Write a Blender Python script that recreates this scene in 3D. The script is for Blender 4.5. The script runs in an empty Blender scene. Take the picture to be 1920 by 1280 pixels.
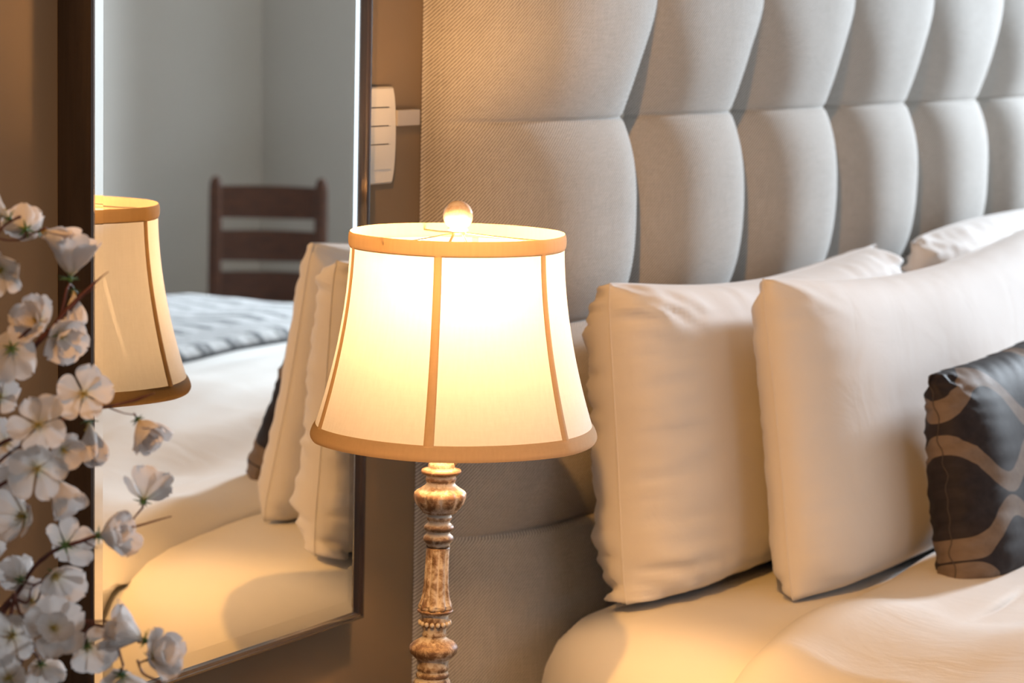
import bpy, bmesh, math, random
from mathutils import Vector, Matrix, Quaternion, noise

C = bpy.context.scene.collection
SC = bpy.context.scene
PI = math.pi
random.seed(7)

# ------------------------------------------------------------------ camera
EYE = 1.42
F = Vector((0.85160339, 0.50801602, -0.12919518))
R = Vector((0.51462999, -0.85713393, 0.0218497))
U = Vector((0.09963758, 0.08509499, 0.99137843))
cam_data = bpy.data.cameras.new('camera')
cam = bpy.data.objects.new('camera', cam_data)
C.objects.link(cam)
M = Matrix((R, U, -F)).transposed().to_4x4()
M.translation = Vector((0, 0, EYE))
cam.matrix_world = M
cam_data.sensor_width = 36.0
cam_data.lens = 4764.85 * 36.0 / 1920.0
cam_data.dof.use_dof = True
cam_data.dof.focus_distance = 2.95
cam_data.dof.aperture_fstop = 6.3
cam_data.clip_start = 0.05
SC.camera = cam

# ------------------------------------------------------------------ colour management and world
SC.view_settings.view_transform = 'Standard'
SC.view_settings.look = 'None'
SC.view_settings.exposure = 0.0
SC.view_settings.gamma = 1.0
SC.view_settings.use_curve_mapping = False
SC.cycles.use_denoising = True
SC.cycles.caustics_reflective = False
SC.cycles.caustics_refractive = False
SC.cycles.sample_clamp_indirect = 6.0
SC.cycles.max_bounces = 10
world = bpy.data.worlds.new('sky')
SC.world = world
world.use_nodes = True
world.node_tree.nodes['Background'].inputs[0].default_value = (0.75, 0.87, 1.0, 1)
world.node_tree.nodes['Background'].inputs[1].default_value = 1.0

# ------------------------------------------------------------------ room dimensions
WALL_Y = 1.94      # wall behind the headboard
GLASS_Y = 1.896    # mirror glass
RIGHT_X = 7.41
FOOT_Y = -1.70
LEFT_X = -1.60
CEIL_Z = 2.70

# ------------------------------------------------------------------ daylight through the two windows
def area(name, loc, target, sx, sy, power, col):
    d = bpy.data.lights.new(name, 'AREA')
    d.shape = 'RECTANGLE'; d.size = sx; d.size_y = sy; d.energy = power; d.color = col
    o = bpy.data.objects.new(name, d); C.objects.link(o)
    o.location = loc
    o.rotation_euler = (Vector(target) - Vector(loc)).to_track_quat('-Z', 'Y').to_euler()
    return o
WIN1 = (0.10, 1.05, 1.55, 2.45)      # y0,y1,z0,z1 in the right wall
WIN2 = (0.2, 1.9, 1.0, 2.3)           # x0,x1,z0,z1 in the foot wall, behind the camera
area('daylight_right', (RIGHT_X + 0.25, 0.58, 2.02), (3.9, 1.4, 1.2), 0.45, 0.45, 400, (0.80, 0.90, 1.0))
area('daylight_foot', (1.05, FOOT_Y - 0.28, 1.65), (1.05, 0, 1.65), 1.7, 1.3, 12, (0.80, 0.90, 1.0))
WIN3 = (-1.30, -0.85, 0.55, 2.30)     # a narrow window further along the right wall
area('daylight_narrow', (RIGHT_X + 0.28, -1.075, 1.42), (RIGHT_X - 1, -1.075, 1.42), 0.46, 1.8, 1.6, (0.80, 0.90, 1.0))

# warm recessed spot in the ceiling above the open floor left of the bed (its housing is built with the room)
SPOT = (0.75, 0.70, CEIL_Z - 0.03)
sd = bpy.data.lights.new('ceiling_spot_light', 'SPOT'); sd.energy = 262; sd.color = (1.0, 0.46, 0.10)
sd.spot_size = math.radians(50); sd.spot_blend = 0.95; sd.shadow_soft_size = 0.03
so_ = bpy.data.objects.new('ceiling_spot_light', sd); C.objects.link(so_); so_.location = SPOT
so_.rotation_euler = (Vector((3.15, 1.42, 0.66)) - Vector(SPOT)).to_track_quat('-Z', 'Y').to_euler()

# ------------------------------------------------------------------ helpers
def mesh_obj(name, verts, faces, mat, parent=None, smooth=True, origin=(0, 0, 0)):
    me = bpy.data.meshes.new(name)
    me.from_pydata([tuple(v) for v in verts], [], faces)
    me.validate(); me.update()
    if smooth:
        me.polygons.foreach_set('use_smooth', [True] * len(me.polygons))
    o = bpy.data.objects.new(name, me); C.objects.link(o)
    if mat: me.materials.append(mat)
    if parent: o.parent = parent
    o.location = origin
    return o

def bm_obj(name, bm, mat, parent=None, smooth=False, origin=(0, 0, 0), recalc=True):
    if recalc: bmesh.ops.recalc_face_normals(bm, faces=bm.faces)
    me = bpy.data.meshes.new(name); bm.to_mesh(me); bm.free()
    if smooth: me.polygons.foreach_set('use_smooth', [True] * len(me.polygons))
    o = bpy.data.objects.new(name, me); C.objects.link(o)
    if mat: me.materials.append(mat)
    if parent: o.parent = parent
    o.location = origin
    return o

def thing(name, label, cat, loc=(0, 0, 0), rz=0, group=None):
    o = bpy.data.objects.new(name, None); C.objects.link(o)
    o.empty_display_size = 0.1
    o.location = loc; o.rotation_euler = (0, 0, rz)
    o['label'] = label; o['category'] = cat
    if group: o['group'] = group
    return o

def tag(o, label, cat, group=None):
    o['label'] = label; o['category'] = cat
    if group: o['group'] = group
    return o

def box(bm, x0, x1, y0, y1, z0, z1, bev=0.0, seg=2):
    b = bmesh.new()
    vs = [b.verts.new((x, y, z)) for x in (x0, x1) for y in (y0, y1) for z in (z0, z1)]
    for f in ((0, 1, 3, 2), (4, 6, 7, 5), (0, 4, 5, 1), (2, 3, 7, 6), (0, 2, 6, 4), (1, 5, 7, 3)):
        b.faces.new([vs[i] for i in f])
    if bev > 0:
        bmesh.ops.bevel(b, geom=list(b.edges), offset=bev, segments=seg, profile=0.7, affect='EDGES')
    vm = {v: bm.verts.new(v.co) for v in b.verts}
    for f in b.faces: bm.faces.new([vm[v] for v in f.verts])
    b.free()

def tube_data(pts, radii, n=8, cap=True):
    """verts, faces of a tube along pts"""
    pts = [Vector(p) for p in pts]
    V, Fc = [], []
    up = Vector((0.3, 0.2, 1)).normalized()
    prev = None
    for i, p in enumerate(pts):
        t = (pts[min(i + 1, len(pts) - 1)] - pts[max(i - 1, 0)]).normalized()
        a = up if prev is None else prev
        a = (a - t * a.dot(t))
        if a.length < 1e-5: a = Vector((1, 0, 0)) - t * t.x
        a.normalize(); prev = a
        b = t.cross(a)
        r = radii[i] if hasattr(radii, '__len__') else radii
        for k in range(n):
            th = 2 * PI * k / n
            V.append(p + (a * math.cos(th) + b * math.sin(th)) * r)
    for i in range(len(pts) - 1):
        for k in range(n):
            Fc.append((i * n + k, i * n + (k + 1) % n, (i + 1) * n + (k + 1) % n, (i + 1) * n + k))
    if cap:
        Fc.append(tuple(range(n))[::-1]); Fc.append(tuple((len(pts) - 1) * n + k for k in range(n)))
    return V, Fc

def join_data(parts):
    V, Fc = [], []
    for v, f in parts:
        o = len(V); V += list(v); Fc += [tuple(i + o for i in q) for q in f]
    return V, Fc

def catmull(pts, k=6):
    """smooth through points (tuples of any length)"""
    out = []
    n = len(pts)
    for i in range(n - 1):
        p0, p1, p2, p3 = pts[max(i - 1, 0)], pts[i], pts[i + 1], pts[min(i + 2, n - 1)]
        for j in range(k):
            t = j / k
            out.append(tuple(0.5 * ((2 * b) + (-a + c) * t + (2 * a - 5 * b + 4 * c - d) * t * t + (-a + 3 * b - 3 * c + d) * t ** 3)
                             for a, b, c, d in zip(p0, p1, p2, p3)))
    out.append(tuple(pts[-1]))
    return out

def lathe_data(profile, n=40, mod=None, axis=None):
    """profile [(r,z)]; mod(theta, i, r)->r ; axis(z)->(x,y)"""
    V, Fc = [], []
    for i, (r, z) in enumerate(profile):
        ax = axis(z) if axis else (0, 0)
        for k in range(n):
            th = 2 * PI * k / n
            rr = mod(th, z, r) if mod else r
            V.append((ax[0] + rr * math.cos(th), ax[1] + rr * math.sin(th), z))
    for i in range(len(profile) - 1):
        for k in range(n):
            Fc.append((i * n + k, i * n + (k + 1) % n, (i + 1) * n + (k + 1) % n, (i + 1) * n + k))
    Fc.append(tuple(range(n))[::-1]); Fc.append(tuple((len(profile) - 1) * n + k for k in range(n)))
    return V, Fc

# ------------------------------------------------------------------ materials
class NT:
    def __init__(s, name):
        s.m = bpy.data.materials.new(name); s.m.use_nodes = True
        s.t = s.m.node_tree; s.n = s.t.nodes
        s.b = s.n['Principled BSDF']; s.out = s.n['Material Output']
    def new(s, typ, **kw):
        n = s.n.new(typ)
        for k, v in kw.items(): setattr(n, k, v)
        return n
    def link(s, a, b): s.t.links.new(a, b)
    def val(s, sock, v):
        if hasattr(v, 'is_linked') or hasattr(v, 'links'): s.link(v, sock)
        else: sock.default_value = v
    def math(s, op, a, b=0.0, c=None):
        n = s.new('ShaderNodeMath', operation=op)
        s.val(n.inputs[0], a); s.val(n.inputs[1], b)
        if c is not None: s.val(n.inputs[2], c)
        return n.outputs[0]
    def coord(s, kind='Object'):
        return s.new('ShaderNodeTexCoord').outputs[kind]
    def mapping(s, vec, scale=(1, 1, 1), rot=(0, 0, 0), loc=(0, 0, 0)):
        n = s.new('ShaderNodeMapping'); s.link(vec, n.inputs[0])
        n.inputs['Scale'].default_value = scale; n.inputs['Rotation'].default_value = rot; n.inputs['Location'].default_value = loc
        return n.outputs[0]
    def noise(s, vec, scale, detail=3, rough=0.5, dist=0.0):
        n = s.new('ShaderNodeTexNoise'); s.link(vec, n.inputs['Vector'])
        n.inputs['Scale'].default_value = scale; n.inputs['Detail'].default_value = detail
        n.inputs['Roughness'].default_value = rough; n.inputs['Distortion'].default_value = dist
        return n.outputs['Fac']
    def ramp(s, fac, stops):
        n = s.new('ShaderNodeValToRGB'); s.link(fac, n.inputs[0])
        e = n.color_ramp.elements
        while len(e) < len(stops): e.new(0.5)
        for q, (p, c) in zip(e, stops):
            q.position = p; q.color = (*c, 1)
        return n.outputs[0]
    def mix(s, fac, a, b):
        n = s.new('ShaderNodeMix', data_type='RGBA')
        s.val(n.inputs[0], fac)
        for sock, v in ((n.inputs[6], a), (n.inputs[7], b)):
            if isinstance(v, tuple): sock.default_value = (*v, 1)
            else: s.link(v, sock)
        return n.outputs[2]
    def bump(s, h, strength=0.3, dist=0.001, normal=None):
        n = s.new('ShaderNodeBump'); s.link(h, n.inputs['Height'])
        n.inputs['Strength'].default_value = strength; n.inputs['Distance'].default_value = dist
        if normal is not None: s.link(normal, n.inputs['Normal'])
        return n.outputs[0]
    def set(s, col=None, rough=None, normal=None, metal=None, spec=None, sheen=None):
        b = s.b
        if col is not None:
            if isinstance(col, tuple): b.inputs['Base Color'].default_value = (*col, 1)
            else: s.link(col, b.inputs['Base Color'])
        if rough is not None: s.val(b.inputs['Roughness'], rough)
        if metal is not None: b.inputs['Metallic'].default_value = metal
        if normal is not None: s.link(normal, b.inputs['Normal'])
        if spec is not None: b.inputs['Specular IOR Level'].default_value = spec
        if sheen is not None: b.inputs['Sheen Weight'].default_value = sheen
        return s.m

def simple(name, col, rough=0.5, metal=0.0, var=0.12, scale=20, bump=0.15, bdist=0.001, spec=0.5, stretch=(1, 1, 1)):
    t = NT(name)
    v = t.mapping(t.coord(), scale=stretch)
    n = t.noise(v, scale, 4, 0.6)
    c0 = tuple(max(0, c * (1 - var)) for c in col); c1 = tuple(min(1, c * (1 + var)) for c in col)
    return t.set(t.ramp(n, [(0.3, c0), (0.7, c1)]), rough, t.bump(n, bump, bdist), metal, spec)

def m_wall():
    t = NT('wall_paint')
    n = t.noise(t.coord(), 3.0, 4, 0.5); f = t.noise(t.coord(), 350, 2, 0.6)
    return t.set(t.ramp(n, [(0.3, (0.68, 0.66, 0.63)), (0.7, (0.70, 0.68, 0.65))]), 0.75, t.bump(f, 0.12, 0.0006), spec=0.25)
M_WALL = m_wall()
def m_accent():
    t = NT('taupe_accent_paint')
    n = t.noise(t.coord(), 3.0, 4, 0.5); f = t.noise(t.coord(), 350, 2, 0.6)
    return t.set(t.ramp(n, [(0.3, (0.215, 0.160, 0.105)), (0.7, (0.235, 0.175, 0.118))]), 0.75, t.bump(f, 0.12, 0.0006), spec=0.25)
M_ACCENT = m_accent()

def m_twill():
    t = NT('linen_twill')
    co = t.coord()
    sp = t.new('ShaderNodeSeparateXYZ'); t.link(co, sp.inputs[0])
    arc = t.math('SUBTRACT', sp.outputs[0], t.math('MULTIPLY', sp.outputs[1], 0.9))
    diag = t.math('ADD', t.math('MULTIPLY', arc, -950.0), t.math('MULTIPLY', sp.outputs[2], 1150.0))
    wob = t.noise(co, 60, 2, 0.5)
    diag = t.math('ADD', diag, t.math('MULTIPLY', wob, 3.0))
    s_ = t.math('MULTIPLY', t.math('ADD', t.math('SINE', diag), 1.0), 0.5)
    warp = t.noise(t.mapping(co, scale=(1, 1, 0.04)), 700, 2, 0.6)
    weft = t.noise(t.mapping(co, scale=(0.05, 0.05, 1)), 700, 2, 0.6)
    fibre = t.math('ADD', t.math('MULTIPLY', warp, 0.6), t.math('MULTIPLY', weft, 0.4))
    mot = t.noise(co, 9, 3, 0.5)
    h = t.math('ADD', t.math('MULTIPLY', s_, 0.6), t.math('MULTIPLY', fibre, 0.7))
    col = t.ramp(h, [(0.38, (0.20, 0.18, 0.16)), (0.82, (0.66, 0.64, 0.61))])
    col = t.mix(t.math('MULTIPLY', mot, 0.18), col, (0.36, 0.33, 0.30))
    m = t.set(col, 0.85, t.bump(h, 0.55, 0.0012), spec=0.2, sheen=0.15)
    return m
M_TWILL = m_twill()

def m_cotton(name, col, wr=0.25, sc=14, stretch=(1, 1, 1)):
    t = NT(name)
    co = t.coord()
    wrk = t.noise(t.mapping(co, scale=stretch), sc, 5, 0.55, 0.6)
    weave = t.noise(co, 900, 1, 0.5)
    b1 = t.bump(wrk, wr, 0.012)
    b2 = t.bump(weave, 0.08, 0.0005, b1)
    c1 = tuple(c * 0.97 for c in col)
    return t.set(t.ramp(wrk, [(0.3, c1), (0.7, col)]), 0.8, b2, spec=0.2, sheen=0.1)
M_PILLOW = m_cotton('pillowcase_cotton', (0.72, 0.70, 0.69), 0.16, 10)
M_SHEET = m_cotton('fitted_sheet_cotton', (0.80, 0.79, 0.77), 0.10, 6)
M_DUVET = m_cotton('duvet_cotton', (0.76, 0.75, 0.735), 0.22, 9, (1, 0.45, 1))

def m_wood(name, dark, light, scale=6, stretch=(1, 1, 12), rough=0.4, bump=0.15):
    t = NT(name)
    v = t.mapping(t.coord(), scale=stretch)
    n = t.noise(v, scale, 6, 0.6, 0.8)
    return t.set(t.ramp(n, [(0.3, dark), (0.7, light)]), rough, t.bump(n, bump, 0.001))
M_FRAME = m_wood('mirror_frame_wood', (0.018, 0.010, 0.007), (0.034, 0.020, 0.014), 8, (14, 14, 1), 0.32)
M_FRAME.node_tree.nodes['Principled BSDF'].inputs['Coat Weight'].default_value = 1.0
M_FRAME.node_tree.nodes['Principled BSDF'].inputs['Coat Roughness'].default_value = 0.10
M_FRAME.node_tree.nodes['Principled BSDF'].inputs['Coat IOR'].default_value = 1.7
M_CHAIR = m_wood('chair_wood', (0.050, 0.017, 0.008), (0.105, 0.036, 0.015), 10, (2, 2, 9), 0.45)
M_NIGHT = m_wood('nightstand_wood', (0.20, 0.13, 0.08), (0.32, 0.22, 0.14), 6, (10, 1, 1), 0.45)
M_FLOOR = m_wood('floor_wood', (0.09, 0.055, 0.03), (0.15, 0.09, 0.05), 4, (1, 9, 1), 0.4)
M_CEIL = simple('ceiling_paint', (0.27, 0.25, 0.22), 0.8, var=0.02)
M_TRIM = simple('white_trim_paint', (0.75, 0.74, 0.72), 0.5, var=0.02)
M_PLASTIC = simple('switch_plastic', (0.78, 0.74, 0.66), 0.35, var=0.02, bump=0.03)
M_SLOT = simple('dark_slot', (0.03, 0.025, 0.02), 0.6)
M_CONDUIT = simple('painted_trunking', (0.45, 0.42, 0.39), 0.5, var=0.04)
M_METAL = simple('lamp_metal', (0.55, 0.45, 0.32), 0.35, 1.0, 0.1)

def m_mirror():
    t = NT('mirror_glass')
    t.n.remove(t.b)
    g = t.new('ShaderNodeBsdfGlossy')
    g.inputs['Color'].default_value = (0.93, 0.95, 0.94, 1); g.inputs['Roughness'].default_value = 0.0
    t.link(g.outputs[0], t.out.inputs[0])
    return t.m
M_MIRROR = m_mirror()

def m_pane():
    t = NT('window_pane_glass')
    t.n.remove(t.b)
    tr = t.new('ShaderNodeBsdfTransparent'); g = t.new('ShaderNodeBsdfGlossy'); g.inputs['Roughness'].default_value = 0.02
    mx = t.new('ShaderNodeMixShader'); mx.inputs[0].default_value = 0.06
    t.link(tr.outputs[0], mx.inputs[1]); t.link(g.outputs[0], mx.inputs[2]); t.link(mx.outputs[0], t.out.inputs[0])
    return t.m
M_PANE = m_pane()

def m_shade(name, dif, trn, f):
    t = NT(name)
    t.n.remove(t.b)
    co = t.coord()
    slub = t.noise(t.mapping(co, scale=(1, 1, 0.03)), 260, 3, 0.6)
    slub2 = t.noise(t.mapping(co, scale=(0.1, 0.1, 1)), 500, 2, 0.6)
    k = t.math('ADD', t.math('MULTIPLY', slub, 0.7), t.math('MULTIPLY', slub2, 0.3))
    d = t.new('ShaderNodeBsdfDiffuse'); tl = t.new('ShaderNodeBsdfTranslucent')
    t.link(t.ramp(k, [(0.3, tuple(c * 0.93 for c in dif)), (0.7, dif)]), d.inputs[0])
    t.link(t.ramp(k, [(0.3, tuple(c * 0.90 for c in trn)), (0.7, trn)]), tl.inputs[0])
    mx = t.new('ShaderNodeMixShader'); mx.inputs[0].default_value = f
    t.link(d.outputs[0], mx.inputs[1]); t.link(tl.outputs[0], mx.inputs[2]); t.link(mx.outputs[0], t.out.inputs[0])
    return t.m
M_SHADE = m_shade('shade_silk', (0.72, 0.70, 0.70), (0.80, 0.83, 0.95), 0.140)
M_TAPE = m_shade('shade_bias_tape', (0.50, 0.38, 0.27), (0.82, 0.53, 0.26), 0.036)

def m_bulb():
    t = NT('lit_bulb')
    t.n.remove(t.b)
    e = t.new('ShaderNodeEmission'); e.inputs[0].default_value = (1, 0.62, 0.28, 1); e.inputs[1].default_value = 40
    t.link(e.outputs[0], t.out.inputs[0]); return t.m
M_BULB = m_bulb()

def m_stem():
    t = NT('distressed_cream_finish')
    co = t.coord()
    n = t.noise(co, 130, 5, 0.65, 0.5); n2 = t.noise(co, 45, 4, 0.6)
    k = t.math('ADD', t.math('MULTIPLY', n, 0.55), t.math('MULTIPLY', n2, 0.45))
    pointy = t.new('ShaderNodeNewGeometry').outputs['Pointiness']  # mesh pointiness: browner in hollows, creamier on raised edges
    k2 = t.math('ADD', k, t.math('MULTIPLY', t.math('SUBTRACT', pointy, 0.5), 2.2))
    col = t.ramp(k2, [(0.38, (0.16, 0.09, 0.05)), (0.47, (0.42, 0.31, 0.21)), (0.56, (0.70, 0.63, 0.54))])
    return t.set(col, 0.5, t.bump(n, 0.3, 0.0008))
M_STEM = m_stem()

def m_crystal():
    t = NT('clouded_finial')
    n = t.noise(t.coord(), 90, 4, 0.7)
    m = t.set(t.ramp(n, [(0.35, (0.72, 0.55, 0.42)), (0.65, (0.92, 0.84, 0.76))]), 0.15)
    t.b.inputs['Subsurface Weight'].default_value = 0.35
    t.b.inputs['Subsurface Radius'].default_value = (0.01, 0.007, 0.004)
    t.b.inputs['Transmission Weight'].default_value = 0.35
    return m
M_FINIAL = m_crystal()
# ------------------------------------------------------------------ the room
def struct(o): o['kind'] = 'structure'; return o

def slab(name, x0, x1, y0, y1, z0, z1, mat):
    bm = bmesh.new(); box(bm, x0, x1, y0, y1, z0, z1)
    return struct(bm_obj(name, bm, mat))
T = 0.12
slab('floor', LEFT_X - T, RIGHT_X + T, FOOT_Y - T, WALL_Y + T, -0.1, 0.0, M_FLOOR)
slab('ceiling', LEFT_X - T, RIGHT_X + T, FOOT_Y - T, WALL_Y + T, CEIL_Z, CEIL_Z + 0.1, M_CEIL)
slab('wall_head', LEFT_X - T, RIGHT_X + T, WALL_Y, WALL_Y + T, 0, CEIL_Z, M_ACCENT)
slab('wall_left', LEFT_X - T, LEFT_X, FOOT_Y, WALL_Y, 0, CEIL_Z, M_WALL)
# right wall and foot wall have a window opening each
bm = bmesh.new()
y0, y1, z0, z1 = WIN1
a0, a1, c0, c1 = WIN3
box(bm, RIGHT_X, RIGHT_X + T, FOOT_Y - T, a0, 0, CEIL_Z); box(bm, RIGHT_X, RIGHT_X + T, a1, y0, 0, CEIL_Z)
box(bm, RIGHT_X, RIGHT_X + T, a0, a1, 0, c0); box(bm, RIGHT_X, RIGHT_X + T, a0, a1, c1, CEIL_Z); box(bm, RIGHT_X, RIGHT_X + T, y1, WALL_Y, 0, CEIL_Z)
box(bm, RIGHT_X, RIGHT_X + T, y0, y1, 0, z0); box(bm, RIGHT_X, RIGHT_X + T, y0, y1, z1, CEIL_Z)
struct(bm_obj('wall_right', bm, M_WALL))
bm = bmesh.new()
x0, x1, z0, z1 = WIN2
box(bm, LEFT_X - T, x0, FOOT_Y - T, FOOT_Y, 0, CEIL_Z); box(bm, x1, RIGHT_X, FOOT_Y - T, FOOT_Y, 0, CEIL_Z)
box(bm, x0, x1, FOOT_Y - T, FOOT_Y, 0, z0); box(bm, x0, x1, FOOT_Y - T, FOOT_Y, z1, CEIL_Z)
struct(bm_obj('wall_foot', bm, M_WALL))

def window(name, a0, a1, z0, z1, plane, axis):
    """frame with a middle mullion and one pane, in the wall thickness"""
    w = 0.05
    def bx(bm, p0, p1, q0, q1, d0=0.03, d1=0.08):
        if axis == 'x': box(bm, plane + d0, plane + d1, p0, p1, q0, q1, 0.004)
        else: box(bm, p0, p1, plane - d1, plane - d0, q0, q1, 0.004)
    bm = bmesh.new()
    bx(bm, a0, a0 + w, z0, z1); bx(bm, a1 - w, a1, z0, z1)
    bx(bm, a0 + w, a1 - w, z0, z0 + w); bx(bm, a0 + w, a1 - w, z1 - w, z1)
    mid = (a0 + a1) / 2; bx(bm, mid - 0.02, mid + 0.02, z0 + w, z1 - w)
    f = struct(bm_obj(name, bm, M_TRIM))
    bm = bmesh.new(); bx(bm, a0 + w, a1 - w, z0 + w, z1 - w, 0.052, 0.056)
    bm_obj('window_pane', bm, M_PANE, f)
    return f
window('window_1', *WIN1, RIGHT_X, 'x')
window('window_2', *WIN2, FOOT_Y, 'y')
window('window_3', *WIN3, RIGHT_X, 'x')
slab('baseboard_right', RIGHT_X - 0.015, RIGHT_X, FOOT_Y + 0.015, WALL_Y, 0, 0.10, M_TRIM)
slab('baseboard_foot', LEFT_X, RIGHT_X, FOOT_Y, FOOT_Y + 0.015, 0, 0.10, M_TRIM)

bm = bmesh.new()
ds = thing('ceiling_downlight', 'round white recessed downlight in the ceiling in front of the mirror', 'ceiling light', (SPOT[0], SPOT[1], CEIL_Z - 0.012))
bm.free()
mesh_obj('trim_ring', *lathe_data([(0.045, 0.012), (0.058, 0.012), (0.058, 0.004), (0.052, 0.0), (0.045, 0.002)], 32), M_TRIM, ds)

# ------------------------------------------------------------------ trunking strip and switch plate on the wall
def Z(z): return EYE + z
bm = bmesh.new()
box(bm, 2.914, 2.970, WALL_Y - 0.012, WALL_Y, Z(-0.161), Z(-0.139), 0.002)
tag(bm_obj('cable_trunking', bm, M_CONDUIT), 'short painted strip of cable trunking on the wall between switch plate and headboard', 'cable trunking')
sw = thing('switch_plate', 'cream plastic light switch plate partly hidden by the mirror frame', 'light switch', (2.865, WALL_Y, Z(-0.173)))
# plate outline slightly bowed on its right side
pts = []
hw, hh = 0.051, 0.066
for i in range(25):
    t_ = -1 + 2 * i / 24
    pts.append((hw * (1 - 0.10 * t_ * t_ - 0.06 * t_ ** 6), hh * t_))
outl = pts + [(-x, z) for x, z in reversed(pts)]
V = [(x, 0, z) for x, z in outl] + [(x, -0.006, z) for x, z in outl] + [(x * 0.955, -0.009, z * 0.965) for x, z in outl]
n = len(outl); Fc = []
for k in range(n):
    k2 = (k + 1) % n
    Fc += [(k, k2, n + k2, n + k), (n + k, n + k2, 2 * n + k2, 2 * n + k)]
Fc += [tuple(range(2 * n, 3 * n)), tuple(range(n))[::-1]]
plate = mesh_obj('plate', V, Fc, M_PLASTIC, sw, smooth=False)
for (q0, q1) in ((0.014, 0.0375), (-0.011, 0.0125), (-0.046, -0.0125)):
    bm = bmesh.new(); box(bm, -0.034, 0.034, -0.0115, -0.008, q0, q1, 0.0008)
    r = bm_obj('rocker', bm, M_PLASTIC, sw)
    bm = bmesh.new(); box(bm, -0.034, 0.030, -0.0098, -0.0085, q1 + 0.0001, q1 + 0.0013)
    bm_obj('gap', bm, M_SLOT, r)
bm = bmesh.new(); box(bm, 0.0495, 0.0525, -0.006, 0, 0.005, 0.026, 0.0005)
bm_obj('clip', bm, M_SLOT, sw)

# ------------------------------------------------------------------ wall mirror
MX0, MX1 = 2.2280, 2.7905       # outer frame
MZ0, MZ1 = Z(-0.8205), 2.22
FW = 0.0080                     # visible width of the frame face
mir = thing('wall_mirror', 'tall mirror in a thin dark wooden frame on the wall left of the headboard', 'mirror', ((MX0 + MX1) / 2, WALL_Y, MZ0))
mo = mir.location
# frame profile: (inset from the outer edge, y)
prof = [(0.0, WALL_Y - 0.001), (0.0, GLASS_Y - 0.006), (0.0015, GLASS_Y - 0.0085), (0.0040, GLASS_Y - 0.0085), (0.0048, GLASS_Y - 0.0065),
        (0.0062, GLASS_Y - 0.0065), (0.0080, GLASS_Y - 0.004), (0.0080, GLASS_Y + 0.006), (0.0080, WALL_Y - 0.001)]
V, Fc = [], []
for (d, y) in prof:
    for (cx, cz) in ((MX0 + d, MZ0 + d), (MX1 - d, MZ0 + d), (MX1 - d, MZ1 - d), (MX0 + d, MZ1 - d)):
        V.append((cx - mo.x, y - mo.y, cz - mo.z))
npf = len(prof)
for i in range(npf):
    j = (i + 1) % npf
    for k in range(4):
        k2 = (k + 1) % 4
        Fc.append((i * 4 + k, i * 4 + k2, j * 4 + k2, j * 4 + k))
fr = mesh_obj('frame', V, Fc, M_FRAME, mir, smooth=False)
# glass: flat plate with a polished bevel round its edge
gx0, gx1, gz0, gz1 = MX0 + FW, MX1 - FW, MZ0 + FW, MZ1 - FW
bw, bd = 0.0205, 0.00055
V = []
for (d, y) in ((0, GLASS_Y + bd), (bw, GLASS_Y), (0, GLASS_Y + 0.005)):
    for (cx, cz) in ((gx0 + d, gz0 + d), (gx1 - d, gz0 + d), (gx1 - d, gz1 - d), (gx0 + d, gz1 - d)):
        V.append((cx - mo.x, y - mo.y, cz - mo.z))
Fc = [(4, 5, 6, 7)] + [(k, (k + 1) % 4, 4 + (k + 1) % 4, 4 + k) for k in range(4)] + [(8 + k, 8 + (k + 1) % 4, (k + 1) % 4, k) for k in range(4)] + [(11, 10, 9, 8)]
mesh_obj('glass', V, Fc, M_MIRROR, mir, smooth=False)

# ------------------------------------------------------------------ tufted headboard
HB_X0, HB_X1 = 2.99, 5.70
HB_Z0, HB_Z1 = 0.30, 1.98
COLS = [3.430 + 0.372 * k for k in range(6)]
ROWS = [Z(-0.156), Z(-0.450), Z(-0.745)]
YB, YC = 1.868, 1.778
def sstep(a, b, x):
    t = min(1, max(0, (x - a) / (b - a))); return t * t * (3 - 2 * t)
def head_y(x, z):
    """front surface of the upholstery"""
    # nearest seams
    last = COLS[-1] + 0.372
    cols = COLS + [last]
    # vertical position between rows
    if z > ROWS[0]:
        v = (z - ROWS[0]) / 0.30; seam = YB - (YB - 1.803) * sstep(0.0, 0.62, v) ** 0.8
        crest = YC + 0.032 * max(0, 1 - v / 0.55) ** 2.4
        dz = z - ROWS[0]
    elif z > ROWS[-1]:
        i = 0 if z > ROWS[1] else 1
        v = (ROWS[i] - z) / (ROWS[i] - ROWS[i + 1])
        seam = YB - 0.028 * math.sin(PI * v) ** 0.9
        crest = YC + 0.032 * abs(2 * v - 1) ** 3.0
        dz = min(ROWS[i] - z, z - ROWS[i + 1])
    else:
        v = (ROWS[-1] - z) / 0.30; seam = YB - 0.04 * sstep(0, 0.8, v)
        crest = YC + 0.017 * max(0, 1 - v / 0.45) ** 2.2
        dz = ROWS[-1] - z
    if x <= cols[0]:
        cx = 3.250
        if x < cx:
            q = (cx - x) / (cx - HB_X0)
            y = crest + (WALL_Y - 0.012 - crest) * (1 - max(0, 1 - q ** 2.25) ** (1 / 2.25))
        else:
            u = (x - cx) / (cols[0] - cx)
            y = crest + (seam - crest) * u ** 2.9
    else:
        k = min(len(cols) - 2, int((x - cols[0]) / 0.372))
        u = (x - cols[k]) / 0.372
        a = abs(2 * u - 1)
        y = crest + (seam - crest) * a ** 2.9
    y += 0.0035 * math.exp(-(dz / 0.004) ** 2) * (1 if x > 3.0 else 0.5)
    y += 0.0015 * noise.noise(Vector((x * 9, 0, z * 9)))
    return y
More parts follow.
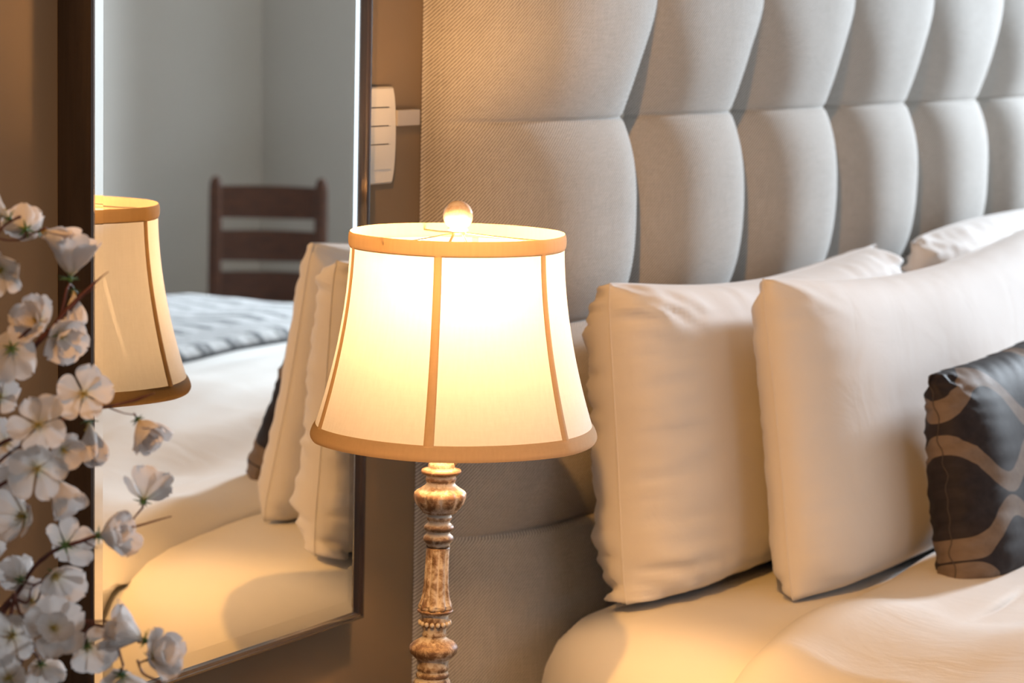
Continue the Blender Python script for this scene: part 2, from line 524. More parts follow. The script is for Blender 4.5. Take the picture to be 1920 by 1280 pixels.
# grid lines: denser close to the seams
xs = [HB_X0 + 0.260 * (1 - math.cos(PI / 2 * k / 26)) for k in range(26)] + []
xc = 3.250
def dens(a, b, n):
    return [a + (b - a) * (0.5 - 0.5 * math.cos(PI * k / n)) for k in range(n)]
xs += [xc + (COLS[0] - xc) * math.sin(PI / 2 * k / 14) for k in range(14)]
for k in range(6): xs += dens(COLS[k], COLS[k] + 0.372, 26)
xs = [x for x in xs if x <= HB_X1] + [HB_X1]
zs = [HB_Z0 + (ROWS[2] - HB_Z0) * math.sin(PI / 2 * k / 14) for k in range(14)]
zs += dens(ROWS[2], ROWS[1], 30) + dens(ROWS[1], ROWS[0], 34)
zs += [ROWS[0] + (HB_Z1 - ROWS[0]) * (1 - math.cos(PI / 2 * k / 36)) for k in range(37)]
for r in ROWS: zs += [r - 0.003, r + 0.003, r - 0.006, r + 0.006]
zs = sorted(set(round(z, 5) for z in zs))
hb = thing('headboard', 'tall button-tufted headboard in grey linen twill behind the bed', 'headboard', (4.35, WALL_Y, HB_Z0))
ho = hb.location
V, Fc = [], []
nx, nz = len(xs), len(zs)
for z in zs:
    for x in xs:
        V.append((x - ho.x, head_y(x, z) - ho.y, z - ho.z))
for j in range(nz - 1):
    for i in range(nx - 1):
        Fc.append((j * nx + i, j * nx + i + 1, (j + 1) * nx + i + 1, (j + 1) * nx + i))
# rear and rim
b0 = len(V)
ring = [i for i in range(nx)] + [j * nx + nx - 1 for j in range(1, nz)] + [(nz - 1) * nx + i for i in range(nx - 2, -1, -1)] + [j * nx for j in range(nz - 2, 0, -1)]
for r_ in ring:
    V.append((V[r_][0], -0.001, V[r_][2]))
m_ = len(ring)
for k in range(m_):
    k2 = (k + 1) % m_
    Fc.append((ring[k2], ring[k], b0 + k, b0 + k2))
Fc.append(tuple(b0 + k for k in range(m_)))
up = mesh_obj('upholstery', V, Fc, M_TWILL, hb)
M_BUTTON = simple('button_linen', (0.62, 0.58, 0.52), 0.8, bump=0.4, scale=500)
for cx in COLS:
    for rz_ in ROWS:
        prof = [(0.0005, -0.008), (0.006, -0.0075), (0.0105, -0.005), (0.012, -0.001), (0.0115, 0.004), (0.006, 0.008)]
        V, Fc = lathe_data([(r, y) for r, y in prof], 20)
        V = [(x, z, y) for x, y, z in V]
        o = mesh_obj('tuft_button', V, Fc, M_BUTTON, hb, origin=(cx - ho.x, YB - 0.001 - ho.y, rz_ - ho.z))

# ------------------------------------------------------------------ bed: base, mattress under its sheet
BED_X0, BED_X1 = 2.88, 5.30
BED_Y0, BED_Y1 = -0.34, 1.772
BED_Z = Z(-0.815)
base = thing('bed', 'wide bed whose mattress wears a smooth white fitted sheet, in front of the headboard', 'bed', (4.06, 0.72, 0))
bm = bmesh.new(); box(bm, BED_X0 + 0.06 - 4.06, BED_X1 - 0.06 - 4.06, BED_Y0 + 0.04 - 0.72, BED_Y1 - 0.02 - 0.72, 0.10, 0.27, 0.02)
bm_obj('box_base', bm, M_TWILL, base)
for sx in (BED_X0 + 0.15, BED_X1 - 0.15):
    for sy in (BED_Y0 + 0.14, BED_Y1 - 0.12):
        V, Fc = lathe_data([(0.02, 0), (0.028, 0.06), (0.032, 0.102)], 16)
        mesh_obj('leg', V, Fc, M_NIGHT, base, origin=(sx - 4.06, sy - 0.72, 0))

def rounded_plan(x0, x1, y0, y1, radii, n=14):
    """outline with one radius per corner, counter-clockwise from x0,y0"""
    out = []
    for (cx, cy, a0, r) in ((x0, y0, PI, radii[0]), (x1, y0, 1.5 * PI, radii[1]), (x1, y1, 0, radii[2]), (x0, y1, 0.5 * PI, radii[3])):
        sx = 1 if cx == x0 else -1; sy = 1 if cy == y0 else -1
        ox, oy = cx + sx * r, cy + sy * r
        for k in range(n + 1):
            a = a0 + 0.5 * PI * k / n
            out.append((ox + r * math.cos(a), oy + r * math.sin(a)))
    return out
out = rounded_plan(BED_X0, BED_X1, BED_Y0, BED_Y1, (0.12, 0.12, 0.14, 0.26))
# resample each side so the top is not made of slivers
def resample(poly, step):
    P = []
    n = len(poly)
    for i in range(n):
        a, b = Vector(poly[i]), Vector(poly[(i + 1) % n])
        k = max(1, int((b - a).length / step))
        for j in range(k): P.append(tuple(a.lerp(b, j / k)))
    return P
out = resample(out, 0.06)
cxy = Vector((4.06, 0.72))
rings = []
# (inset, z) down the side
side = [(0.030, 0.275), (0.006, 0.29), (0.0, 0.34), (0.0, 0.42), (0.0, BED_Z - 0.13), (0.006, BED_Z - 0.10), (0.020, BED_Z - 0.07), (0.045, BED_Z - 0.045), (0.085, BED_Z - 0.027),
        (0.14, BED_Z - 0.014), (0.22, BED_Z - 0.006), (0.32, BED_Z - 0.001), (0.45, BED_Z)]
V, Fc = [], []
no = len(out)
def inset(p, d):
    x = min(max(p[0], BED_X0 + d), BED_X1 - d); y = min(max(p[1], BED_Y0 + d), BED_Y1 - d)
    q = Vector((p[0], p[1])); c = Vector((min(max(p[0], BED_X0 + 0.5), BED_X1 - 0.5), min(max(p[1], BED_Y0 + 0.5), BED_Y1 - 0.5)))
    v = (c - q)
    return q + v.normalized() * min(d, v.length) if v.length > 1e-6 else q
for (d, z) in side:
    for p_ in out:
        q = inset(p_, d)
        V.append((q.x - 4.06, q.y - 0.72, z - 0.27))
for i in range(len(side) - 1):
    for k in range(no):
        k2 = (k + 1) % no
        Fc.append((i * no + k, i * no + k2, (i + 1) * no + k2, (i + 1) * no + k))
Fc.append(tuple((len(side) - 1) * no + k for k in range(no))); Fc.append(tuple(range(no))[::-1])
mat_ = mesh_obj('mattress', V, Fc, M_SHEET, base, origin=(0, 0, 0.27))

# ------------------------------------------------------------------ duvet
DX0, DX1 = 2.850, 5.345
DY0, DY1 = -0.42, 1.385
def duvet_top(x, y):
    """height above floor; soft folds that run away from the head end"""
    z = BED_Z + 0.020 - 0.012 * sstep(3.0, 3.25, x) * sstep(1.0, 1.2, y)
    ex = x - DX0
    e = (DY1 + 0.03 * math.sin(x * 5.0) - y)
    roll = 0.030 * math.exp(-((e - 0.07) / 0.07) ** 2)
    z += roll * (1 - 0.75 * sstep(3.0, 3.3, x) * (1 - sstep(3.7, 4.1, x)))
    z += 0.055 * sstep(3.15, 3.95, x) * sstep(1.22, 1.0, y) * sstep(0.2, 0.8, y)
    f = noise.noise(Vector((x * 1.5 - y * 1.0, y * 3.6 + x * 0.8, 3.1)))
    f2 = noise.noise(Vector((x * 2.4 - y, y * 9.0 + x * 2.2, 7.7)))
    f3 = noise.noise(Vector((x * 5.0, y * 21.0 + x * 5.0, 1.7)))
    near = sstep(-0.1, 0.9, y)
    z += (0.022 * f + 0.017 * f2 + 0.0038 * f3) * (1 - 0.6 * sstep(1.1, 1.25, y)) * (0.30 + 0.70 * near)
    # bunched up against the dark cushion
    z += 0.050 * math.exp(-((x - 4.10) / 0.36) ** 2 - ((y - 1.13) / 0.11) ** 2)
    return max(z, BED_Z + 0.004)
gx = [DX0 + (DX1 - DX0) * k / 190 for k in range(191)]
gy = [DY0 + (DY1 - DY0) * k / 170 for k in range(171)]
V, Fc = [], []
RR = 0.11
def drape(x, y):
    """position of the duvet point: top in the middle, rolled over at the sides, foot and head edge"""
    z = duvet_top(x, y)
    px, py = x, y
    for (d, sgn, ax) in ((x - DX0, -1, 0), (DX1 - x, 1, 0), (y - DY0, -1, 1)):
        if d < RR:
            t = 1 - d / RR
            z -= 0.34 * t ** 3 if t < 1 else 0.34
            if ax == 0: px += sgn * 0.012 * math.sin(t * PI / 2)
            else: py += sgn * 0.03 * math.sin(t * PI / 2)
    d = DY1 - y
    if d < 0.05:
        t = 1 - d / 0.05
        z = (BED_Z - 0.004) + (z - BED_Z + 0.004) * math.sqrt(max(0, 1 - t * t))
        py += 0.0
    if x < BED_X0 + 0.30 and y > 1.0:      # follow the rounded mattress shoulder
        z -= 0.050 * sstep(BED_X0 + 0.30, BED_X0, x)
    elif x < BED_X0 + 0.3:
        z -= 0.034 * sstep(BED_X0 + 0.30, BED_X0, x)
    py -= 0.010 * sstep(3.20, 2.86, x) * sstep(0.7, 1.38, y)
    return (px, py + 0.012 * math.sin(x * 9) * (1 if d < 0.2 else 0), z)
# side skirts get extra rows so the fall is smooth
gx = [DX0 + RR * (1 - (1 - k / 16)) for k in range(16)] + [DX0 + RR + (DX1 - DX0 - 2 * RR) * k / 180 for k in range(181)] + [DX1 - RR + RR * k / 16 for k in range(1, 17)]
gy = [DY0 + RR * k / 12 for k in range(12)] + [DY0 + RR + (DY1 - 0.05 - DY0 - RR) * k / 150 for k in range(151)] + [DY1 - 0.05 * (1 - math.sin(PI / 2 * k / 10)) for k in range(1, 11)]
nx, ny = len(gx), len(gy)
for y in gy:
    for x in gx:
        q = drape(x, y); V.append((q[0] - 4.06, q[1] - 0.5, q[2] - 0.60))
for j in range(ny - 1):
    for i in range(nx - 1):
        Fc.append((j * nx + i, j * nx + i + 1, (j + 1) * nx + i + 1, (j + 1) * nx + i))
dv = mesh_obj('duvet', V, Fc, M_DUVET, origin=(4.06, 0.5, 0.60))
tag(dv, 'rumpled white duvet spread over the bed in front of the pillows', 'duvet')
so = dv.modifiers.new('thickness', 'SOLIDIFY'); so.thickness = 0.006; so.offset = 1

# ------------------------------------------------------------------ throw folded across the foot of the bed
def m_throw():
    t = NT('striped_throw')
    co = t.coord()
    sp = t.new('ShaderNodeSeparateXYZ'); t.link(co, sp.inputs[0])
    # stripes run across the throw; a paler band interrupts them
    s1 = t.math('SINE', t.math('MULTIPLY', sp.outputs[0], 62.0))
    s2 = t.math('SINE', t.math('MULTIPLY', sp.outputs[0], 171.0))
    brk = t.math('SINE', t.math('MULTIPLY', sp.outputs[1], 21.0))
    g = t.math('GREATER_THAN', brk, -0.55)
    s = t.math('MULTIPLY', t.math('ADD', t.math('MULTIPLY', s1, 0.6), t.math('MULTIPLY', s2, 0.35)), g)
    n = t.noise(co, 60, 3, 0.6)
    k = t.math('ADD', t.math('MULTIPLY', s, 0.4), t.math('MULTIPLY', n, 0.5))
    return t.set(t.ramp(k, [(0.05, (0.60, 0.60, 0.61)), (0.28, (0.46, 0.46, 0.47)), (0.50, (0.17, 0.175, 0.185))]), 0.9, t.bump(k, 0.5, 0.003), spec=0.1)
M_THROW = m_throw()
V, Fc = [], []
ty0, ty1 = DY0 - 0.0, 0.315
gx2 = [DX0 + 0.02 + (DX1 - DX0 - 0.04) * k / 90 for k in range(91)]
gy2 = [ty0 + 0.03 + (ty1 - ty0 - 0.03) * k / 40 for k in range(41)]
for y in gy2:
    for x in gx2:
        q = drape(x, y)
        lift = 0.030 + 0.010 * noise.noise(Vector((x * 3, y * 5, 9)))
        if y > ty1 - 0.03: lift *= math.sqrt(max(0.0, 1 - ((y - ty1 + 0.03) / 0.0305) ** 2)) * 0.8 + 0.2
        sx = -1 if x - DX0 < RR else (1 if DX1 - x < RR else 0)
        sy = -1 if y - DY0 < RR else 0
        V.append((q[0] + sx * 0.02 - 4.06, q[1] + sy * 0.02, q[2] + lift - 0.6))
nx, ny = len(gx2), len(gy2)
for j in range(ny - 1):
    for i in range(nx - 1):
        Fc.append((j * nx + i, j * nx + i + 1, (j + 1) * nx + i + 1, (j + 1) * nx + i))
th = mesh_obj('bed_throw', V, Fc, M_THROW, origin=(4.06, 0, 0.6))
tag(th, 'grey and white striped throw across the foot of the bed, seen in the mirror', 'throw')
so = th.modifiers.new('thickness', 'SOLIDIFY'); so.thickness = 0.012; so.offset = 1
V = []; 
hem = [(x, ty1 + 0.002, drape(x, ty1)[2] + 0.010) for x in gx2[4:-4]]
hv, hf = tube_data([(x - 4.06, y, z - 0.6) for x, y, z in hem], 0.007, 6)
h_ = mesh_obj('hem', hv, hf, simple('charcoal_hem', (0.05, 0.05, 0.055), 0.9), th)
h_['label'] = 'charcoal hem'
# ------------------------------------------------------------------ pillows
def pillow(name, BL, BR, TR, TL, t, mat, label, cat, group=None, seed=1, nu=84, nv=64, pinch=(0.03, 0.02), sag=0.02, wr=0.0035, pe=4.5, q=0.5, fat=0.2, wl=0.16, droop=None, edge=0.0, rnd=0.018):
    BL, BR, TR, TL = map(Vector, (BL, BR, TR, TL))
    ex = (BR - BL + TR - TL).normalized(); ez = (TL - BL + TR - BR).normalized()
    nrm = ex.cross(ez).normalized()            # towards -y (the room)
    if nrm.y > 0: nrm = -nrm
    W = (BR - BL).length; H = (TL - BL).length
    c = (BL + BR) / 2; org = Vector((c.x, c.y, min(BL.z, BR.z)))
    U_ = [-math.cos(PI * i / nu) for i in range(nu + 1)]
    U_ = [0.55 * a + 0.45 * (-1 + 2 * i / nu) for i, a in enumerate(U_)]
    V_ = [-math.cos(PI * j / nv) for j in range(nv + 1)]
    V_ = [0.55 * a + 0.45 * (-1 + 2 * j / nv) for j, a in enumerate(V_)]
    vs = []; idx = {}
    Fc = []
    def shape(a, b): return (max(0.0, 1 - abs(a) ** pe) * max(0.0, 1 - abs(b) ** (pe + 0.4))) ** q
    for side in (-1, 1):
        for j, b in enumerate(V_):
            for i, a in enumerate(U_):
                edge_ = i in (0, nu) or j in (0, nv)
                if edge_ and side == 1: idx[(1, i, j)] = idx[(-1, i, j)]; continue
                a2 = a * (1 - pinch[0] * (1 - b * b))
                b2 = b * (1 - (pinch[1] * (1 - a * a) if b > 0 else 0.25 * pinch[1] * (1 - a * a)))
                kc = rnd * (abs(a) * abs(b)) ** 7; a2 *= 1 - kc; b2 *= 1 - kc * W / H * 0.8
                s, r = (a2 + 1) / 2, (b2 + 1) / 2
                p = BL.lerp(BR, s).lerp(TL.lerp(TR, s), r)
                th = t * (shape(a, b) if b > -0.2 else shape(a, b) + ((max(0, 1 - abs(a) ** pe) * max(0, 1 - abs(b) ** 12)) ** q - shape(a, b)) * min(1, (-b - 0.2) / 0.5) * (1 - abs(a) ** 6)) * (1 + fat * (-b) * 0.5)
                # soft unevenness of the filling
                th *= 1 + 0.10 * noise.noise(Vector((a * 1.7 + seed, b * 1.5, side * 3.0)))
                if not edge_:
                    ea, eb = 1 - abs(a), 1 - abs(b)
                    w = noise.noise(Vector((a * 2.2, b * 13 * H / 0.45, seed + side * 5.1))) * math.exp(-ea / wl) * min(1, ea / 0.03)
                    w += 0.6 * noise.noise(Vector((a * 4, b * 26, seed + side * 9.1))) * math.exp(-ea / (wl * 0.5)) * min(1, ea / 0.03)
                    w += 0.6 * noise.noise(Vector((a * 18 * W / 0.9, b * 2.5, seed * 2 + side * 2.7))) * math.exp(-eb / 0.10) * min(1, eb / 0.04)
                    w += 0.9 * (abs(noise.noise(Vector((a * 1.2 + seed, b * 9.0 + a * 1.5, seed + side * 7.7)))) * -2.0 + 0.35) * math.exp(-ea / (wl * 1.3)) * min(1, ea / 0.025)
                    cr = math.exp(-((ea / 0.22) ** 2 + (eb / 0.30) ** 2))
                    w += 2.2 * cr * noise.noise(Vector((a * 9 + b * 9, (a - b) * 2, seed * 3.3 + side)))
                    th += wr * w * 2.0
                p = p + nrm * (-side * th)
                p.z -= sag * (1 - a * a) * max(0, b) ** 1.5 * (1 if droop is None else droop)
                if edge_ and edge: p = p + nrm * edge * noise.noise(Vector((a * 6, b * 6, seed)))
                idx[(side, i, j)] = len(vs); vs.append(p - org)
    for side in (-1, 1):
        for j in range(nv):
            for i in range(nu):
                f = (idx[(side, i, j)], idx[(side, i + 1, j)], idx[(side, i + 1, j + 1)], idx[(side, i, j + 1)])
                Fc.append(f if side == -1 else f[::-1])
    o = mesh_obj(name, vs, Fc, mat, origin=org)
    tag(o, label, cat, group)
    # piped seam all round, a slightly raised stitched edge
    loop = [(i, 0) for i in range(nu)] + [(nu, j) for j in range(nv)] + [(i, nv) for i in range(nu, 0, -1)] + [(0, j) for j in range(nv, 0, -1)]
    pts = [vs[idx[(-1, i, j)]] for i, j in loop]
    pts.append(pts[0])
    tv, tf = tube_data(pts, 0.0009, 6)
    mesh_obj('seam', tv, tf, mat, o)
    return o

bz = BED_Z + 0.006
pillow('pillow', (3.052, 1.630, bz - 0.014), (3.97, 1.620, bz - 0.012), (4.05, 1.690, bz + 0.432), (3.045, 1.668, bz + 0.446), 0.086, M_PILLOW,
       'plump white pillow nearest the lamp, leaning on the headboard behind the others', 'pillow', 'white bed pillows', seed=3, pe=9, wr=0.0075, wl=0.13, sag=0.03, pinch=(0.010, 0.02))
pillow('pillow', (3.182, 1.437, bz - 0.008), (4.32, 1.430, bz - 0.006), (4.40, 1.535, bz + 0.455), (3.205, 1.513, bz + 0.452), 0.074, M_PILLOW,
       'white pillow standing in front of the others, behind the dark patterned cushion', 'pillow', 'white bed pillows', seed=11, pe=6, sag=0.042, pinch=(0.022, 0.01), wr=0.0022, wl=0.08)
pillow('pillow', (4.245, 1.63, bz), (5.15, 1.60, bz), (5.18, 1.69, bz + 0.425), (4.215, 1.70, bz + 0.422), 0.080, M_PILLOW,
       'white pillow at the far right, only its creased top corner showing over the front pillow', 'pillow', 'white bed pillows', seed=21, sag=-0.02, pinch=(0.01, 0.0), wr=0.008, wl=0.25, droop=1)

# ------------------------------------------------------------------ dark cushion with an ogee pattern
def m_cushion():
    t = NT('dark_ogee_fabric')
    co = t.coord('UV')
    sp = t.new('ShaderNodeSeparateXYZ'); t.link(co, sp.inputs[0])
    u, v = sp.outputs[0], sp.outputs[1]
    Hh, P, A = 0.096, 0.115, 0.031
    c = t.math('COSINE', t.math('MULTIPLY', t.math('SUBTRACT', u, 0.010), PI / P))
    ac = t.math('MULTIPLY', c, A)
    d1 = t.math('PINGPONG', t.math('ADD', t.math('SUBTRACT', v, ac), 10 * Hh), Hh)
    d2 = t.math('PINGPONG', t.math('ADD', t.math('ADD', v, ac), 11 * Hh), Hh)
    d = t.math('MINIMUM', d1, d2)
    wv = t.math('ADD', 0.0135, t.math('MULTIPLY', t.noise(co, 18, 2, 0.5), 0.004))
    band = t.math('LESS_THAN', d, wv)
    n = t.noise(co, 60, 4, 0.6)
    dark = t.ramp(n, [(0.3, (0.016, 0.013, 0.016)), (0.7, (0.030, 0.025, 0.028))])
    lite = t.ramp(n, [(0.3, (0.14, 0.105, 0.082)), (0.7, (0.19, 0.145, 0.115))])
    weave = t.noise(co, 900, 2, 0.6)
    return t.set(t.mix(band, dark, lite), 0.62, t.bump(weave, 0.35, 0.0008), spec=0.15)
M_CUSH = m_cushion()
cu = pillow('cushion', (3.38, 1.268, bz - 0.015), (3.80, 1.255, bz + 0.010), (3.84, 1.325, bz + 0.322), (3.435, 1.345, bz + 0.302), 0.056, M_CUSH,
            'dark square cushion with looping taupe bands leaning on the front pillow', 'cushion', seed=31, sag=0.0, pinch=(0.045, 0.04), wr=0.004, fat=0.3, edge=0.012)
me = cu.data
uvl = me.uv_layers.new(name='UVMap')
ex = Vector((0.405, -0.022, 0)).normalized(); ez = Vector((0.055, 0.073, 0.29)).normalized()
for l in me.loops:
    p_ = me.vertices[l.vertex_index].co
    uvl.data[l.index].uv = (p_.dot(ex) + 0.20, p_.dot(ez) + 0.028)
M_CUSH_SEAM = simple('dark_seam_thread', (0.05, 0.038, 0.032), 0.8)
for ch in cu.children: ch.data.materials.clear(); ch.data.materials.append(M_CUSH_SEAM)

# ------------------------------------------------------------------ table lamp
LX, LY = 2.535, 1.590
lamp = thing('table_lamp', 'lit table lamp with a cream bell shade on a turned distressed stem', 'lamp', (2.4830, LY, 0.382))
lo = lamp.location
def axis(z):           # the stem leans very slightly
    k = (z - Z(-0.538)) * 0.046
    return (2.5085 + k - lo.x, 0.0)
K = 0.000222
zt0 = Z(-0.527)
def zz(v): return zt0 - (v - 50) * K
raw = [(66, 40), (65, 84), (69, 86), (72, 98), (72, 110), (80, 113), (104, 116), (108, 124), (106, 133), (92, 141), (80, 148), (78, 154), (82, 162), (82, 172), (77, 180), (74, 188),
       (84, 200), (104, 215), (128, 230), (140, 242), (142, 258), (138, 280), (128, 303), (112, 322), (98, 333), (96, 340), (88, 347), (66, 352), (60, 358), (66, 366), (69, 374), (66, 384), (60, 392), (58, 402),
       (70, 412), (80, 422), (80, 432), (72, 443), (60, 452), (62, 462), (78, 474), (82, 486), (80, 498), (70, 508), (63, 516), (64, 530)]
col = [(64, 534), (64, 600), (66, 680), (69, 740), (76, 800), (86, 835), (94, 855), (93, 866)]
low = [(84, 868), (96, 873), (98, 880), (86, 888), (74, 898), (72, 908), (74, 920), (74, 958), (66, 970), (62, 990), (64, 1002), (66, 1010), (62, 1018), (66, 1026), (88, 1038), (112, 1052), (128, 1070), (132, 1085), (126, 1105), (108, 1125), (92, 1138),
       (89, 1146), (87, 1152), (84, 1165), (86, 1180), (88, 1190), (84, 1200), (80, 1208), (84, 1216), (90, 1226), (88, 1236), (82, 1242), (94, 1256), (104, 1275), (106, 1300), (98, 1330), (84, 1350), (80, 1370), (96, 1385), (100, 1400), (86, 1415),
       (82, 1440), (78, 1560), (74, 1700), (84, 1780), (96, 1800), (80, 1820),
       (90, 1980), (100, 2050), (150, 2080), (210, 2105), (250, 2125), (268, 2145), (276, 2165), (276, 2176)]
zmin = 0.382
def P_(l): return [(r * K, zz(v)) for r, v in l]
scale_low = (zz(866) - zmin) / ((1575 - 866) * K)
def melon(th, z, r):
    v = (zt0 - z) / K + 50
    if 205 < v < 330:
        w = math.sin(PI * (v - 205) / 125) ** 0.7
        return r * (1 - 0.075 * w * (1 - abs(math.cos(4.5 * th + 0.4))) ** 1.5 * 1.6)
    return r
up_ = [(r, z - lo.z) for r, z in P_(raw)]
def ax2(z): return axis(z + lo.z)
def melon2(th, z, r): return melon(th, z + lo.z, r)
d1 = lathe_data(up_, 72, melon2, ax2)
mesh_obj('upper_stem', *d1, M_STEM, lamp)
def flute(th, z, r):
    v = (zt0 - z - lo.z) / K + 50
    n_ = 9
    w = min(1, max(0, (v - 540) / 60))
    f = 1 - 0.13 * w * (1 - abs(math.cos(n_ / 2 * th))) ** 0.9
    if v > 850: f *= 1 - 0.10 * (1 - abs(math.cos(n_ / 2 * th)))
    return r * f
cp = []
cr = P_(catmull(col, 5))
d2 = lathe_data([(r, z - lo.z) for r, z in cr], 90, flute, ax2)
mesh_obj('fluted_column', *d2, M_STEM, lamp)
d3 = lathe_data([(r, max(0.0, z - lo.z)) for r, z in P_(low)], 64, None, ax2)
mesh_obj('lower_stem', *d3, M_STEM, lamp)
bd_v, bd_f = [], []
zb_ = zz(943) - lo.z
bx_, by_ = ax2(zb_)
parts_ = []
for k in range(16):
    th_ = 2 * PI * k / 16
    bm = bmesh.new(); bmesh.ops.create_icosphere(bm, subdivisions=2, radius=0.0028)
    vv = [Vector((v.co.x * 1.0, v.co.y * 1.0, v.co.z * 1.15)) + Vector((bx_ + 0.0176 * math.cos(th_), by_ + 0.0176 * math.sin(th_), zb_)) for v in bm.verts]
    ff = [tuple(v.index for v in f.verts) for f in bm.faces]; bm.free()
    parts_.append((vv, ff))
mesh_obj('bead_ring', *join_data(parts_), M_STEM, lamp)
# shade: a single skin of silk with tapes over six wires
ZT, ZB = Z(-0.266), Z(-0.502)
def srad(t): return 0.1285 + 0.043 * t ** 1.75
SEAM0 = None
fr_h = math.atan2(F.y, F.x)     # seams are fixed by world angles
seam_ang = [fr_h + PI + math.radians(8.5) * -1 + k * PI / 3 for k in range(6)]
def shade_r(th, t):
    a = ((th - seam_ang[0]) % (PI / 3)) / (PI / 3)
    return srad(t) * (1 - 0.018 * math.sin(PI * a) - 0.010 * math.sin(PI * a) * math.sin(PI * t))
nt_, na_ = 36, 192
shade = bpy.data.objects.new('lamp_shade', None); C.objects.link(shade); shade.parent = lamp; shade.location = (LX - lo.x, 0, ZB - lo.z)
def skin(a0, a1, t0, t1, na, nt, e0=0.0, e1=0.0):
    """a strip of the shade's skin; e0 at its edges, e1 in the middle (offset outwards)"""
    V, Fc = [], []
    full = a0 == 0 and a1 > 6.2
    nc = na if full else na + 1
    for j in range(nt + 1):
        fj = j / nt; t = t0 + (t1 - t0) * fj; tc = min(1, max(0, t))
        for k in range(nc):
            fk = k / na
            th_ = a0(t) + (a1(t) - a0(t)) * fk if callable(a0) else a0 + (a1 - a0) * fk
            e = e0 + (e1 - e0) * (math.sin(PI * fj) if full else math.sin(PI * fk)) ** 0.5 if e1 != e0 else e0
            r = shade_r(th_, tc) + e
            V.append((r * math.cos(th_), r * math.sin(th_), ZT - ZB + (ZB - ZT) * t))
    for j in range(nt):
        for k in range(na if full else na):
            k2 = (k + 1) % nc if full else k + 1
            Fc.append((j * nc + k, (j + 1) * nc + k, (j + 1) * nc + k2, j * nc + k2))
    return V, Fc
TW = 0.0046
for k_ in range(6):
    a0 = seam_ang[k_] + TW / 0.145; a1 = seam_ang[k_] + PI / 3 - TW / 0.145
    mesh_obj('panel', *skin(a0, a1, 0.052, 0.948, 30, 36), M_SHADE, shade)
    a0 = seam_ang[k_] - 0.0052 / 0.145; a1 = seam_ang[k_] + 0.0052 / 0.145
    mesh_obj('seam_tape', *skin(a0, a1, 0.052, 0.948, 8, 36, 0.0003, 0.0016), M_TAPE, shade)
mesh_obj('top_tape', *skin(0, 2 * PI, -0.022, 0.056, na_, 8, 0.0003, 0.0024), M_TAPE, shade)
mesh_obj('bottom_tape', *skin(0, 2 * PI, 0.944, 1.022, na_, 8, 0.0003, 0.0026), M_TAPE, shade)
# harp, spider ring and three arms
hx = LX - lo.x
zh0, zh1 = zt0 + 0.002 - lo.z, ZT + 0.004 - lo.z
pts = catmull([(hx - 0.026, 0, zh0), (hx - 0.030, 0, zh0 + 0.03), (hx - 0.056, 0, zh0 + 0.12), (hx - 0.045, 0, zh0 + 0.21), (hx - 0.012, 0, zh1 - 0.004), (hx, 0, zh1),
               (hx + 0.012, 0, zh1 - 0.004), (hx + 0.045, 0, zh0 + 0.21), (hx + 0.056, 0, zh0 + 0.12), (hx + 0.022, 0, zh0 + 0.03), (hx - 0.012, 0, zh0)], 6)
mesh_obj('harp', *tube_data(pts, 0.0016, 8), M_METAL, lamp)
arms = []
for k in range(3):
    a = seam_ang[1] + k * 2 * PI / 3 + 0.5
    arms.append(tube_data(catmull([(hx, 0, zh1 + 0.001), (hx + 0.06 * math.cos(a), 0.06 * math.sin(a), zh1 - 0.004), (hx + 0.126 * math.cos(a), 0.126 * math.sin(a), ZT - lo.z - 0.003)], 5), 0.0011, 8))
arms.append(lathe_data([(0.008, zh1 - 0.002), (0.010, zh1), (0.010, zh1 + 0.0015), (0.006, zh1 + 0.003)], 20, axis=lambda z: (hx, 0)))
mesh_obj('spider', *join_data(arms), M_METAL, lamp)
# finial: flared neck and clouded ball
fz = Z(-0.2415) - lo.z
nk = [(0.0075, zh1 + 0.001), (0.0125, zh1 + 0.003), (0.0115, zh1 + 0.009), (0.0088, zh1 + 0.014), (0.0098, fz - 0.016), (0.0105, fz - 0.0145)]
mesh_obj('finial_neck', *lathe_data(nk, 28, axis=lambda z: (hx, 0)), M_FINIAL, lamp)
bm = bmesh.new(); bmesh.ops.create_uvsphere(bm, u_segments=40, v_segments=24, radius=0.0178)
bm_obj('finial_ball', bm, M_FINIAL, lamp, True, origin=(hx, 0, fz))
# socket and bulb, with the lamp's own light
sock = mesh_obj('socket', *lathe_data([(0.012, zh0 - 0.012), (0.014, zh0), (0.014, zh0 + 0.045), (0.012, zh0 + 0.05)], 24, axis=lambda z: (hx - 0.014, 0)), M_METAL, lamp)
bulb_prof = catmull([(0.011, zh0 + 0.048), (0.0115, zh0 + 0.062), (0.018, zh0 + 0.083), (0.026, zh0 + 0.107), (0.027, zh0 + 0.124), (0.020, zh0 + 0.142), (0.008, zh0 + 0.151), (0.0005, zh0 + 0.152)], 4)
bulb = mesh_obj('bulb', *lathe_data(bulb_prof, 28, axis=lambda z: (hx - 0.014, 0)), M_BULB, lamp)
pl = bpy.data.lights.new('lamp_light', 'POINT'); pl.energy = 15.0; pl.color = (1.0, 0.53, 0.20); pl.shadow_soft_size = 0.03
po = bpy.data.objects.new('lamp_light', pl); C.objects.link(po); po.parent = lamp; po.location = (hx - 0.036, -0.022, zh0 + 0.212)

